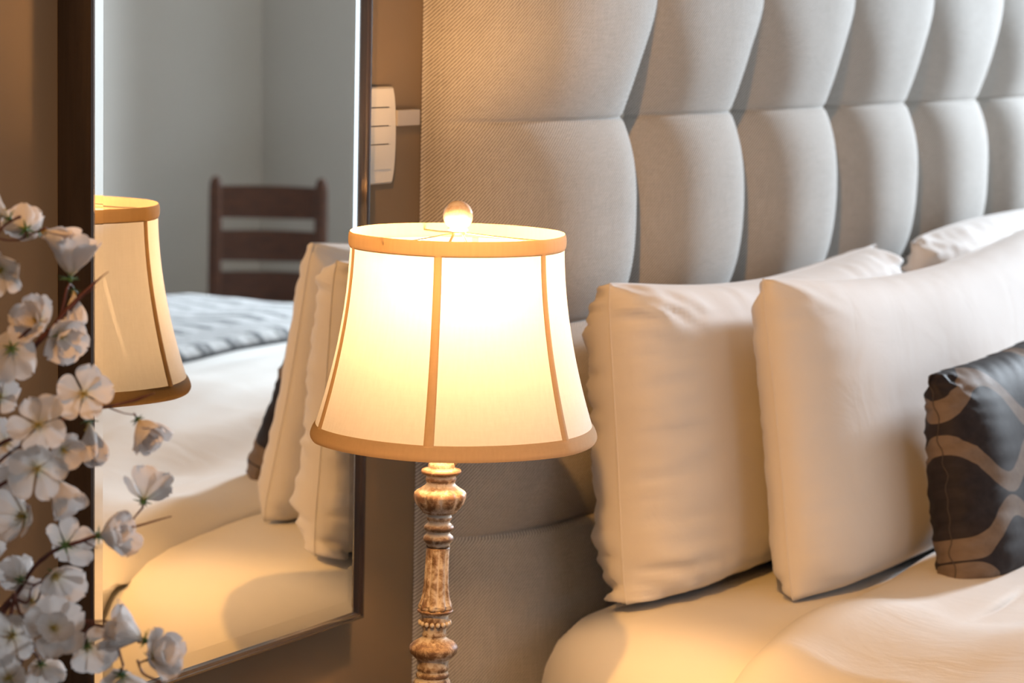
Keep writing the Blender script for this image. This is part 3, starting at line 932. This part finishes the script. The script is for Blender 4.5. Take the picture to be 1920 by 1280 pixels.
# ------------------------------------------------------------------ nightstand under the lamp
ns = thing('nightstand', 'low oak nightstand that carries the lamp beside the bed', 'nightstand', (2.45, 1.69, 0))
bm = bmesh.new(); box(bm, -0.26, 0.26, -0.22, 0.22, 0.352, 0.382, 0.004); bm_obj('top', bm, M_NIGHT, ns)
bm = bmesh.new(); box(bm, -0.24, 0.24, -0.20, 0.20, 0.10, 0.352, 0.003); bm_obj('body', bm, M_NIGHT, ns)
for z0_, z1_ in ((0.120, 0.215), (0.225, 0.320)):
    bm = bmesh.new(); box(bm, -0.225, 0.225, -0.213, -0.2005, z0_, z1_, 0.003); dr = bm_obj('drawer', bm, M_NIGHT, ns)
    kv, kf = lathe_data([(0.005, 0), (0.005, 0.010), (0.012, 0.018), (0.011, 0.026), (0.0005, 0.029)], 18)
    mesh_obj('knob', [(x, -0.213 - z, (z0_ + z1_) / 2 + y) for x, y, z in kv], kf, M_METAL, dr)
for sx in (-1, 1):
    for sy in (-1, 1):
        V, Fc = lathe_data([(0.013, 0), (0.018, 0.06), (0.020, 0.101)], 14)
        mesh_obj('leg', V, Fc, M_NIGHT, ns, origin=(sx * 0.205, sy * 0.165, 0))

# ------------------------------------------------------------------ ladder-back chair in the far corner, seen in the mirror
A_, B_ = Vector((6.62, -1.30, 0)), Vector((6.80, -1.004, 0))
ctr = (A_ + B_) / 2
rz_ = math.atan2((B_ - A_).y, (B_ - A_).x)
chair = thing('dining_chair', 'dark wooden ladder-back chair in the far corner, reflected in the mirror', 'chair', (ctr.x, ctr.y, 0), rz_)
wd = (B_ - A_).length / 2
def rnd_post(x, y0, y1, z1, name):
    bm = bmesh.new()
    secs = []
    zs_ = [0, 0.2, 0.43, 0.60, z1 - 0.05, z1 - 0.022, z1 - 0.007, z1]
    ks = [0.8, 0.9, 1.0, 1.0, 1.0, 0.92, 0.68, 0.30]
    V, Fc = [], []
    for z, k in zip(zs_, ks):
        lean = y0 + (y1 - y0) * max(0, z - 0.43) / (z1 - 0.43)
        for q in range(16):
            a = 2 * PI * q / 16
            cx = math.copysign(abs(math.cos(a)) ** 0.6, math.cos(a)); sy = math.copysign(abs(math.sin(a)) ** 0.6, math.sin(a))
            V.append((x + 0.0215 * k * cx, lean + 0.016 * k * sy, z))
    for i in range(len(zs_) - 1):
        for q in range(16):
            Fc.append((i * 16 + q, i * 16 + (q + 1) % 16, (i + 1) * 16 + (q + 1) % 16, (i + 1) * 16 + q))
    Fc.append(tuple(range(16))[::-1]); Fc.append(tuple((len(zs_) - 1) * 16 + q for q in range(16)))
    bm.free()
    return mesh_obj(name, V, Fc, M_CHAIR, chair)
ct = 0.860
for s in (-1, 1): rnd_post(s * (wd - 0.0), 0.0, -0.03, ct, 'back_post')
def slat(z0, z1):
    V, Fc = [], []
    n = 12
    for i in range(n + 1):
        x = -wd + 0.01 + (2 * wd - 0.02) * i / n
        cv = 0.018 * (1 - (x / wd) ** 2)
        for (dy, z) in ((-0.007, z0), (0.007, z0), (0.007, z1 - 0.0), (-0.007, z1)):
            ly = -0.03 * (z - 0.43) / (ct - 0.43)
            V.append((x, ly - cv * 0.6 + dy, z + (0.004 * (1 - (x / wd) ** 2) if z == z1 else 0)))
    for i in range(n):
        for k in range(4):
            k2 = (k + 1) % 4
            Fc.append((i * 4 + k, i * 4 + k2, (i + 1) * 4 + k2, (i + 1) * 4 + k))
    Fc.append((3, 2, 1, 0)); Fc.append(tuple(n * 4 + k for k in range(4)))
    return mesh_obj('slat', V, Fc, M_CHAIR, chair, smooth=False)
for z0_, z1_ in ((0.725, 0.828), (0.585, 0.683), (0.452, 0.548)): slat(z0_, z1_)
bm = bmesh.new(); box(bm, -wd - 0.02, wd + 0.02, 0.0, 0.38, 0.405, 0.440, 0.008); bm_obj('seat', bm, M_CHAIR, chair)
for s in (-1, 1):
    V, Fc = lathe_data([(0.014, 0), (0.019, 0.2), (0.021, 0.406)], 14)
    mesh_obj('front_leg', V, Fc, M_CHAIR, chair, origin=(s * wd, 0.35, 0))
for (a_, b_) in (((-wd, 0.0), (-wd, 0.35)), ((wd, 0.0), (wd, 0.35)), ((-wd, 0.35), (wd, 0.35))):
    mesh_obj('stretcher', *tube_data([(a_[0], a_[1], 0.2), (b_[0], b_[1], 0.2)], 0.010, 10), M_CHAIR, chair)
# world positions of the blossoms: (branch, centre, radius, facing, spin, openness) and of the twigs (x, y, z, radius)
BLOSSOMS = [
  ('a', (1.7336, 1.5721, 1.2267), 0.0169, (-0.573, 0.514, 0.638), 0, 0.35),
  ('a', (1.7575, 1.568, 1.2129), 0.0195, (0.645, 0.744, 0.175), 20, 0.6),
  ('a', (1.7737, 1.5593, 1.2085), 0.0127, (0.298, -0.948, -0.11), 0, 0.15),
  ('a', (1.7124, 1.5563, 1.1795), 0.0239, (-0.928, -0.321, -0.191), 40, 0.8),
  ('b', (1.7898, 1.5426, 1.1711), 0.029, (-0.076, -0.145, 0.986), 15, 0.6),
  ('b', (1.797, 1.545, 1.1506), 0.0113, (-0.225, -0.285, -0.932), 0, 0.1),
  ('c', (1.7399, 1.5374, 1.1317), 0.0241, (-0.93, -0.171, 0.327), 30, 0.75),
  ('c', (1.7714, 1.5396, 1.1157), 0.0244, (-0.327, -0.924, -0.2), 60, 0.8),
  ('c', (1.7025, 1.5356, 1.1099), 0.0267, (0.605, 0.593, -0.532), 10, 0.8),
  ('c', (1.7152, 1.5613, 1.0625), 0.0229, (-0.927, -0.299, 0.228), 35, 0.8),
  ('d', (1.7545, 1.4966, 1.0675), 0.027, (-0.79, -0.586, 0.18), 10, 0.95),
  ('d', (1.7085, 1.5087, 1.0438), 0.0281, (-0.884, -0.41, 0.224), 50, 0.95),
  ('d', (1.7771, 1.509, 1.0329), 0.0171, (-0.25, -0.413, -0.876), 20, 0.35),
  ('d', (1.7934, 1.4636, 1.0395), 0.0224, (-0.202, -0.738, -0.644), 15, 0.55),
  ('e', (1.7215, 1.5596, 1.0202), 0.023, (-0.929, -0.189, 0.318), 20, 0.8),
  ('f', (1.6886, 1.4937, 1.0087), 0.0279, (-0.724, -0.684, -0.082), 5, 0.85),
  ('f', (1.7343, 1.5101, 0.9871), 0.0193, (-0.16, -0.705, -0.69), 40, 0.5),
  ('g', (1.7885, 1.4543, 0.9705), 0.0256, (0.682, 0.247, 0.688), 10, 0.75),
  ('g', (1.7504, 1.4713, 0.941), 0.0241, (0.022, -0.983, 0.184), 25, 0.6),
  ('f', (1.7007, 1.5202, 0.9603), 0.0268, (-0.971, 0.147, 0.189), 0, 0.75),
  ('g', (1.7327, 1.4987, 0.9322), 0.0253, (0.955, 0.285, 0.081), 20, 0.85),
  ('h', (1.7172, 1.4985, 0.9065), 0.0228, (-0.465, -0.833, -0.301), 45, 0.7),
  ('h', (1.7157, 1.5383, 0.8979), 0.0206, (0.536, 0.821, 0.196), 10, 0.7),
  ('h', (1.6743, 1.463, 0.871), 0.0277, (-0.611, -0.719, 0.331), 30, 0.85),
  ('i', (1.7186, 1.461, 0.8458), 0.0251, (0.782, 0.086, -0.617), 10, 0.8),
  ('h', (1.663, 1.4994, 0.8622), 0.0264, (-0.976, -0.219, 0.011), 50, 0.85),
  ('i', (1.728, 1.4094, 0.8593), 0.0266, (-0.681, 0.627, 0.38), 0, 0.6),
  ('i', (1.7479, 1.4098, 0.8376), 0.0251, (-0.095, -0.916, 0.389), 30, 0.75),
  ('i', (1.7239, 1.4266, 0.8225), 0.025, (0.45, 0.371, -0.812), 15, 0.7),
  ('j', (1.7104, 1.5085, 0.8236), 0.0193, (0.634, 0.236, -0.737), 25, 0.7),
  ('j', (1.6501, 1.4922, 0.8264), 0.0212, (-0.866, -0.268, 0.422), 0, 0.8),
  ('e', (1.6985, 1.5558, 0.9307), 0.0181, (-0.967, -0.226, 0.117), 10, 0.8),
  ('f', (1.735, 1.5668, 0.9829), 0.022, (-0.718, -0.542, 0.436), 33, 0.85),
  ('h', (1.734, 1.5406, 0.8728), 0.0196, (-0.611, -0.474, 0.634), 3, 0.8),
  ('d', (1.7474, 1.5151, 1.0156), 0.0199, (-0.458, -0.869, -0.185), 14, 0.8),
]
STEMS = {
  'a': [
     [(1.6264, 1.6807, 0.4828, 0.00297), (1.6724, 1.6465, 0.8837, 0.00244), (1.7091, 1.6131, 1.1489, 0.00194), (1.7271, 1.5778, 1.2059, 0.00154), (1.736, 1.5666, 1.2206, 0.00145), (1.741, 1.5596, 1.2261, 0.00203)] ,
     [(1.7271, 1.5778, 1.2059, 0.00121), (1.7518, 1.5745, 1.2011, 0.00117), (1.7676, 1.5693, 1.2073, 0.00117), (1.7751, 1.558, 1.2124, 0.00176)] ,
  ],
  'b': [
     [(1.6531, 1.6736, 0.4754, 0.0035), (1.7017, 1.6487, 0.8527, 0.00347), (1.7466, 1.6031, 1.0472, 0.00321), (1.7646, 1.567, 1.1007, 0.00319), (1.7768, 1.5519, 1.1221, 0.00319), (1.786, 1.5407, 1.139, 0.00319), (1.7951, 1.5294, 1.1539, 0.00221), (1.8079, 1.5129, 1.1738, 0.00039)] ,
     [(1.7805, 1.5475, 1.129, 0.00196), (1.7834, 1.5461, 1.1427, 0.00196), (1.7872, 1.5437, 1.1584, 0.00147)] ,
     [(1.7891, 1.537, 1.1449, 0.00098), (1.8007, 1.5214, 1.1599, 0.00029)] ,
  ],
  'c': [
     [(1.6272, 1.6609, 0.4871, 0.00296), (1.675, 1.6361, 0.8597, 0.00244), (1.6902, 1.5963, 1.0352, 0.00241), (1.6993, 1.5562, 1.0925, 0.0022), (1.7097, 1.5434, 1.1109, 0.00211), (1.7266, 1.5383, 1.1251, 0.00163)] ,
     [(1.6993, 1.5562, 1.0925, 0.00144), (1.7074, 1.558, 1.0759, 0.0012)] ,
  ],
  'd': [
     [(1.6278, 1.6412, 0.4914, 0.00344), (1.6779, 1.6061, 0.8385, 0.00292), (1.6928, 1.5798, 0.9877, 0.00241), (1.7034, 1.5508, 1.0212, 0.00216), (1.7195, 1.5272, 1.0346, 0.00192), (1.7328, 1.5074, 1.0437, 0.00192), (1.7536, 1.494, 1.0512, 0.00193), (1.7795, 1.4721, 1.0581, 0.0017), (1.7895, 1.4568, 1.0642, 0.0017), (1.7954, 1.4479, 1.0678, 0.00073)] ,
     [(1.7728, 1.4821, 1.054, 0.00097), (1.7791, 1.4705, 1.0499, 0.00073), (1.784, 1.4621, 1.0487, 0.00073)] ,
  ],
  'e': [
     [(1.6014, 1.6481, 0.4988, 0.00292), (1.6607, 1.6158, 0.8405, 0.00242), (1.6874, 1.5814, 0.9589, 0.00193), (1.699, 1.5533, 1.0015, 0.00192), (1.7132, 1.5343, 1.0211, 0.00144)] ,
     [(1.6688, 1.5968, 0.8961, 0.00145), (1.691, 1.5657, 0.9209, 0.00121), (1.6978, 1.5565, 0.9288, 0.00097)] ,
  ],
  'f': [
     [(1.6234, 1.63, 0.4954, 0.00293), (1.6663, 1.6017, 0.8216, 0.00291), (1.6826, 1.5704, 0.961, 0.0024), (1.691, 1.5429, 0.9854, 0.00215), (1.6943, 1.5206, 0.9971, 0.00191), (1.7024, 1.5084, 1.0022, 0.00143)] ,
     [(1.7004, 1.5292, 0.9938, 0.00144), (1.701, 1.5236, 0.9759, 0.0012)] ,
  ],
  'g': [
     [(1.6379, 1.6244, 0.4918, 0.00344), (1.6954, 1.5837, 0.7881, 0.00293), (1.7229, 1.5435, 0.8884, 0.00268), (1.7302, 1.5193, 0.9191, 0.00242), (1.7336, 1.497, 0.9313, 0.00232), (1.7447, 1.4802, 0.9384, 0.00203), (1.7642, 1.4685, 0.9435, 0.00145), (1.7759, 1.4502, 0.9483, 0.00126), (1.7999, 1.4313, 0.9552, 0.00063)] ,
     [(1.7707, 1.4583, 0.9462, 0.00116), (1.7835, 1.4589, 0.9554, 0.00107), (1.7873, 1.4546, 0.9633, 0.00136)] ,
     [(1.7408, 1.4862, 0.9363, 0.00116), (1.7468, 1.4744, 0.929, 0.00058)] ,
  ],
  'h': [
     [(1.605, 1.6049, 0.5074, 0.0029), (1.6628, 1.5667, 0.7386, 0.0029), (1.6676, 1.5256, 0.8403, 0.00238), (1.6677, 1.5117, 0.8643, 0.00218), (1.673, 1.5083, 0.8856, 0.00237), (1.6748, 1.508, 0.8964, 0.00308)] ,
     [(1.6726, 1.5427, 0.8637, 0.00191), (1.6813, 1.5316, 0.8773, 0.00172), (1.6896, 1.5213, 0.8918, 0.00153)] ,
     [(1.6744, 1.5076, 0.8927, 0.00166), (1.6794, 1.4984, 0.8891, 0.0019), (1.6986, 1.5079, 0.8978, 0.00144), (1.7111, 1.5075, 0.9014, 0.00144)] ,
     [(1.6744, 1.5076, 0.8927, 0.00213), (1.6681, 1.4957, 0.881, 0.00165), (1.6727, 1.4863, 0.8747, 0.00142)] ,
  ],
  'i': [
     [(1.6033, 1.5704, 0.5159, 0.00287), (1.6582, 1.5367, 0.745, 0.00287), (1.6791, 1.5045, 0.8338, 0.00214), (1.6991, 1.4784, 0.8628, 0.00191), (1.7096, 1.4626, 0.8699, 0.002), (1.7155, 1.4523, 0.8682, 0.00191), (1.7237, 1.4376, 0.8648, 0.00172), (1.7302, 1.4259, 0.8613, 0.00162), (1.7352, 1.4154, 0.8531, 0.00152)] ,
     [(1.7097, 1.4628, 0.8713, 0.00143), (1.7219, 1.4423, 0.8709, 0.00114), (1.7289, 1.4297, 0.8679, 0.00105), (1.7261, 1.414, 0.8649, 0.00104)] ,
     [(1.7256, 1.4343, 0.864, 0.00143), (1.7249, 1.4319, 0.8498, 0.00143), (1.7254, 1.4267, 0.8329, 0.00162)] ,
     [(1.6942, 1.4679, 0.8663, 0.00095), (1.7049, 1.4494, 0.864, 0.00076)] ,
     [(1.7037, 1.4576, 0.8113, 0.00143), (1.7407, 1.3965, 0.8148, 0.00143), (1.734, 1.4106, 0.8258, 0.00152), (1.7325, 1.4161, 0.8379, 0.00143)] ,
  ],
  'j': [
     [(1.5844, 1.5648, 0.5236, 0.00285), (1.6334, 1.5261, 0.7724, 0.00236), (1.6511, 1.5094, 0.8235, 0.00208), (1.6676, 1.5036, 0.8315, 0.0019), (1.6929, 1.503, 0.8409, 0.00144)] ,
  ],
}
# ------------------------------------------------------------------ artificial cherry blossom branches in a floor vase
VASE = (1.6366, 1.6637)
vz = thing('floor_vase', 'grey stoneware floor vase holding the cherry blossom branches', 'vase', (VASE[0], VASE[1], 0))
prof = catmull([(0.075, 0.0), (0.085, 0.01), (0.125, 0.12), (0.140, 0.22), (0.115, 0.34), (0.062, 0.41), (0.052, 0.45), (0.066, 0.483)], 5)
prof += [(0.060, 0.483)] + [(max(0.03, r - 0.008), z) for r, z in catmull([(0.066, 0.478), (0.052, 0.45), (0.062, 0.41), (0.11, 0.34), (0.13, 0.22), (0.09, 0.03)], 5)]
mesh_obj('body', *lathe_data(prof, 40), simple('stoneware', (0.20, 0.19, 0.18), 0.6), vz)

def m_petal():
    t = NT('silk_petal')
    t.n.remove(t.b)
    co = t.coord('UV')
    sp = t.new('ShaderNodeSeparateXYZ'); t.link(co, sp.inputs[0])
    vein = t.noise(t.mapping(co, scale=(26, 2, 1)), 1.0, 3, 0.6)
    col = t.ramp(sp.outputs[1], [(0.0, (0.70, 0.62, 0.30)), (0.16, (0.78, 0.70, 0.58)), (0.42, (0.85, 0.79, 0.75)), (1.0, (0.89, 0.84, 0.82))])
    col = t.mix(t.math('MULTIPLY', vein, 0.12), col, (0.70, 0.60, 0.56))
    bmp = t.bump(vein, 0.35, 0.0008)
    d = t.new('ShaderNodeBsdfDiffuse'); tl = t.new('ShaderNodeBsdfTranslucent'); g = t.new('ShaderNodeBsdfGlossy')
    g.inputs['Roughness'].default_value = 0.45
    for s in (d, tl, g): t.link(bmp, s.inputs['Normal'])
    t.link(col, d.inputs[0]); t.link(col, tl.inputs[0])
    m1 = t.new('ShaderNodeMixShader'); m1.inputs[0].default_value = 0.30
    m2 = t.new('ShaderNodeMixShader'); m2.inputs[0].default_value = 0.04
    t.link(d.outputs[0], m1.inputs[1]); t.link(tl.outputs[0], m1.inputs[2]); t.link(m1.outputs[0], m2.inputs[1]); t.link(g.outputs[0], m2.inputs[2])
    t.link(m2.outputs[0], t.out.inputs[0])
    return t.m
M_PETAL = m_petal()
M_STAMEN = simple('yellow_stamen', (0.55, 0.38, 0.06), 0.6, var=0.25)
M_CALYX = simple('green_calyx', (0.07, 0.15, 0.035), 0.5, var=0.3)
M_BARK = simple('red_brown_twig', (0.105, 0.030, 0.020), 0.5, var=0.45, scale=260, bump=0.5, stretch=(1, 1, 0.2))

def petal_mesh(rng, cup, L=1.0):
    """one petal in unit size, base at origin pointing +x, normal +z"""
    nu, nv = 11, 12
    V, Fc, UV = [], [], []
    wmax = 0.45 + rng.uniform(-0.05, 0.05)
    ph = rng.uniform(0, 6); ruf = rng.uniform(0.025, 0.055); notch = rng.uniform(0.03, 0.12); tw = rng.uniform(-0.25, 0.25); curl = rng.uniform(-0.30, 0.25)
    skew = rng.uniform(-0.12, 0.12)
    for j in range(nv + 1):
        t = j / nv
        w = wmax * (0.13 + 0.87 * sstep(0.0, 0.66, t)) * (1.0 if t < 0.60 else max(0.02, 1 - ((t - 0.60) / 0.415) ** 2.3) ** 0.5)
        for i in range(nu + 1):
            s = -1 + 2 * i / nu
            tip = t * (1 - notch * math.exp(-(s / 0.28) ** 2) * t ** 6 - 0.05 * s * s * t ** 3)
            x = 0.03 + tip * L + 0.012 * math.sin(9 * s + ph) * t ** 5
            y = s * w + skew * t * t
            z = cup * (0.62 * t ** 1.3) * L + 0.30 * (s * s) * w * 1.3 * (0.4 + cup) + curl * max(0, t - 0.55) ** 2 * 1.5
            z += ruf * math.sin(5.5 * s + ph) * t * t + ruf * 0.6 * math.sin(11 * t + 3 * s + ph) * t
            z -= 0.05 * math.exp(-(s / 0.12) ** 2) * math.sin(PI * t)
            y2 = y * math.cos(tw * t) - z * 0.0; z2 = z + y * math.sin(tw * t)
            V.append(Vector((x, y2, z2))); UV.append((i / nu, t))
    for j in range(nv):
        for i in range(nu):
            Fc.append((j * (nu + 1) + i, j * (nu + 1) + i + 1, (j + 1) * (nu + 1) + i + 1, (j + 1) * (nu + 1) + i))
    return V, Fc, UV

def blossom(parent, loc, radius, normal, spin, opn, seed):
    rng = random.Random(seed)
    V, Fc, UV = [], [], []
    layers = [(5, 1.0, 0)] + ([(4, 0.78, 0.4)] if rng.random() < 0.45 else [])
    for (cnt, sc, off) in layers:
        for k in range(cnt):
            cup = (1 - opn) * 1.9 + rng.uniform(-0.10, 0.22) + (0.45 if off else 0.06)
            pv, pf, uv = petal_mesh(rng, min(cup, 1.9))
            # lean the petal up towards the axis when the blossom is half closed
            lean = min(1.25, (1 - opn) * 1.15 + (0.35 if off else 0) + rng.uniform(-0.08, 0.2))
            a = 2 * PI * (k + off) / cnt + math.radians(spin) + rng.uniform(-0.16, 0.16)
            m = Matrix.Rotation(a, 3, 'Z') @ Matrix.Rotation(-lean * 0.75, 3, 'Y')
            s_ = sc * rng.uniform(0.90, 1.10)
            o_ = len(V)
            V += [m @ (v * s_) + Vector((0, 0, 0.02 * k)) for v in pv]; UV += uv
            Fc += [tuple(i + o_ for i in f) for f in pf]
    q = Vector(normal).normalized().to_track_quat('Z', 'Y').to_matrix()
    reach = max(0.6, max(math.hypot(v.x, v.y) for v in V))
    sc = radius / reach * 1.08
    lift = -0.25 * (1 - opn)
    o = mesh_obj('blossom', [q @ ((v + Vector((0, 0, lift))) * sc) for v in V], Fc, M_PETAL, parent, origin=loc)
    uvl = o.data.uv_layers.new(name='UVMap')
    for l in o.data.loops: uvl.data[l.index].uv = UV[l.vertex_index]
    base = q @ (Vector((0, 0, lift)) * sc)
    # stamens
    parts = []
    for k in range(15):
        a = rng.uniform(0, 2 * PI); tl = rng.uniform(0.05, 0.75)
        d = Vector((math.sin(tl) * math.cos(a), math.sin(tl) * math.sin(a), math.cos(tl)))
        ln = rng.uniform(0.16, 0.30)
        p0 = Vector((0, 0, 0.03 + lift)); p1 = p0 + d * ln
        parts.append(tube_data([q @ (p0 * sc), q @ (p1 * sc)], [0.009 * sc, 0.007 * sc], 4))
        parts.append(tube_data([q @ ((p1 - d * 0.02) * sc), q @ ((p1 + d * 0.015) * sc), q @ ((p1 + d * 0.045) * sc)], [0.014 * sc, 0.024 * sc, 0.010 * sc], 5))
    mesh_obj('stamens', *join_data(parts), M_STAMEN, o)
    # calyx: small cup and five pointed sepals on the back
    cv, cf = lathe_data([(0.02 * sc, -0.16 * sc), (0.06 * sc, -0.10 * sc), (0.085 * sc, -0.02 * sc), (0.06 * sc, 0.01 * sc)], 10)
    parts = [([q @ (Vector(v) + Vector((0, 0, lift * sc))) for v in cv], cf)]
    for k in range(6):
        a = 2 * PI * k / 6 + 0.3
        L_ = 0.30 * rng.uniform(0.8, 1.25)
        dirv = Vector((math.cos(a), math.sin(a), -0.12 + (1 - opn) * 0.7))
        side = Vector((-math.sin(a), math.cos(a), 0))
        pts = [Vector((0, 0, -0.035 + lift)) + side * 0.045, Vector((0, 0, -0.035 + lift)) - side * 0.045,
               Vector((0, 0, -0.05 + lift)) + dirv * L_ * 0.5 - side * 0.035, Vector((0, 0, -0.06 + lift)) + dirv * L_, Vector((0, 0, -0.05 + lift)) + dirv * L_ * 0.5 + side * 0.035]
        bot = [p - Vector((0, 0, 0.018)) for p in pts]
        vv = [q @ (p * sc) for p in pts + bot]
        parts.append((vv, [(0, 1, 2, 3, 4), (9, 8, 7, 6, 5)] + [(i, 5 + i, 5 + (i + 1) % 5, (i + 1) % 5) for i in range(5)]))
    mesh_obj('calyx', *join_data(parts), M_CALYX, o, smooth=False)
    # short pedicel so the blossom hangs on its twig
    return Vector(loc) + base

BLABEL = {
    'a': 'cherry blossom branch at the top left edge, with two half-open blossoms seen from behind',
    'b': 'cherry blossom branch with a frayed bare tip crossing the mirror frame beside one upright blossom',
    'c': 'cherry blossom branch with paired white blossoms below the frayed tip, before the dark frame side',
    'd': 'long cherry blossom branch crossing in front of the reflected lampshade foot, with two yellow-centred blossoms',
    'e': 'short cherry blossom branch at the left edge, midway up the spray',
    'f': 'cherry blossom branch with dense overlapping white blossoms just below the yellow-centred pair',
    'g': 'slender cherry blossom branch whose bare tip and pale blossom lie over the reflected duvet',
    'h': 'dark red forked cherry blossom branch at the lower left edge',
    'i': 'arching cherry blossom branch at the bottom with green-calyxed blossoms over the mirror corner',
    'j': 'cherry blossom branch lowest at the bottom left edge',
}
seed = 100
for key, lines in STEMS.items():
    root = lines[0][0]
    br = thing('cherry_blossom_branch', BLABEL[key], 'flower branch', (root[0], root[1], root[2] - 0.10), group='cherry blossom branches in the vase')
    ro = br.location.copy()
    data = []
    allp = []
    for li, ln in enumerate(lines):
        pts = [Vector(p[:3]) - ro for p in ln]; rad = [p[3] * 0.80 for p in ln]
        if li == 0:
            pts = [Vector((0, 0, 0))] + pts; rad = [rad[0]] + rad
        sm = catmull([(*p, r) for p, r in zip(pts, rad)], 6)
        w = []
        for i, s in enumerate(sm):
            j = 0.0012 * noise.noise(Vector((s[0] * 60, s[1] * 60, s[2] * 60 + li)))
            rr = max(0.0003, s[3] * (1 + 0.22 * noise.noise(Vector((s[0] * 150, s[2] * 150, 3)))))
            w.append(((s[0] + j, s[1], s[2] - j), rr)); allp.append((Vector(w[-1][0]), rr))
        data.append(tube_data([a for a, _ in w], [b for _, b in w], 8))
    mesh_obj('twig', *join_data(data), M_BARK, br)
    for b in BLOSSOMS:
        if b[0] != key: continue
        seed += 1
        base = blossom(br, tuple(Vector(b[1]) - ro), b[2], b[3], b[4], b[5], seed)
        # pedicel to the nearest point of the branch
        n_ = Vector(b[3])
        st = base - n_ * b[2] * 0.12
        near = min(allp, key=lambda q: (q[0] - st).length)
        if 0.004 < (near[0] - st).length < 0.16:
            mid = st.lerp(near[0], 0.5) - n_ * 0.25 * (near[0] - st).length
            mesh_obj('pedicel', *tube_data(catmull([tuple(st), tuple(mid), tuple(near[0])], 6), 0.0010, 7), M_BARK, br)
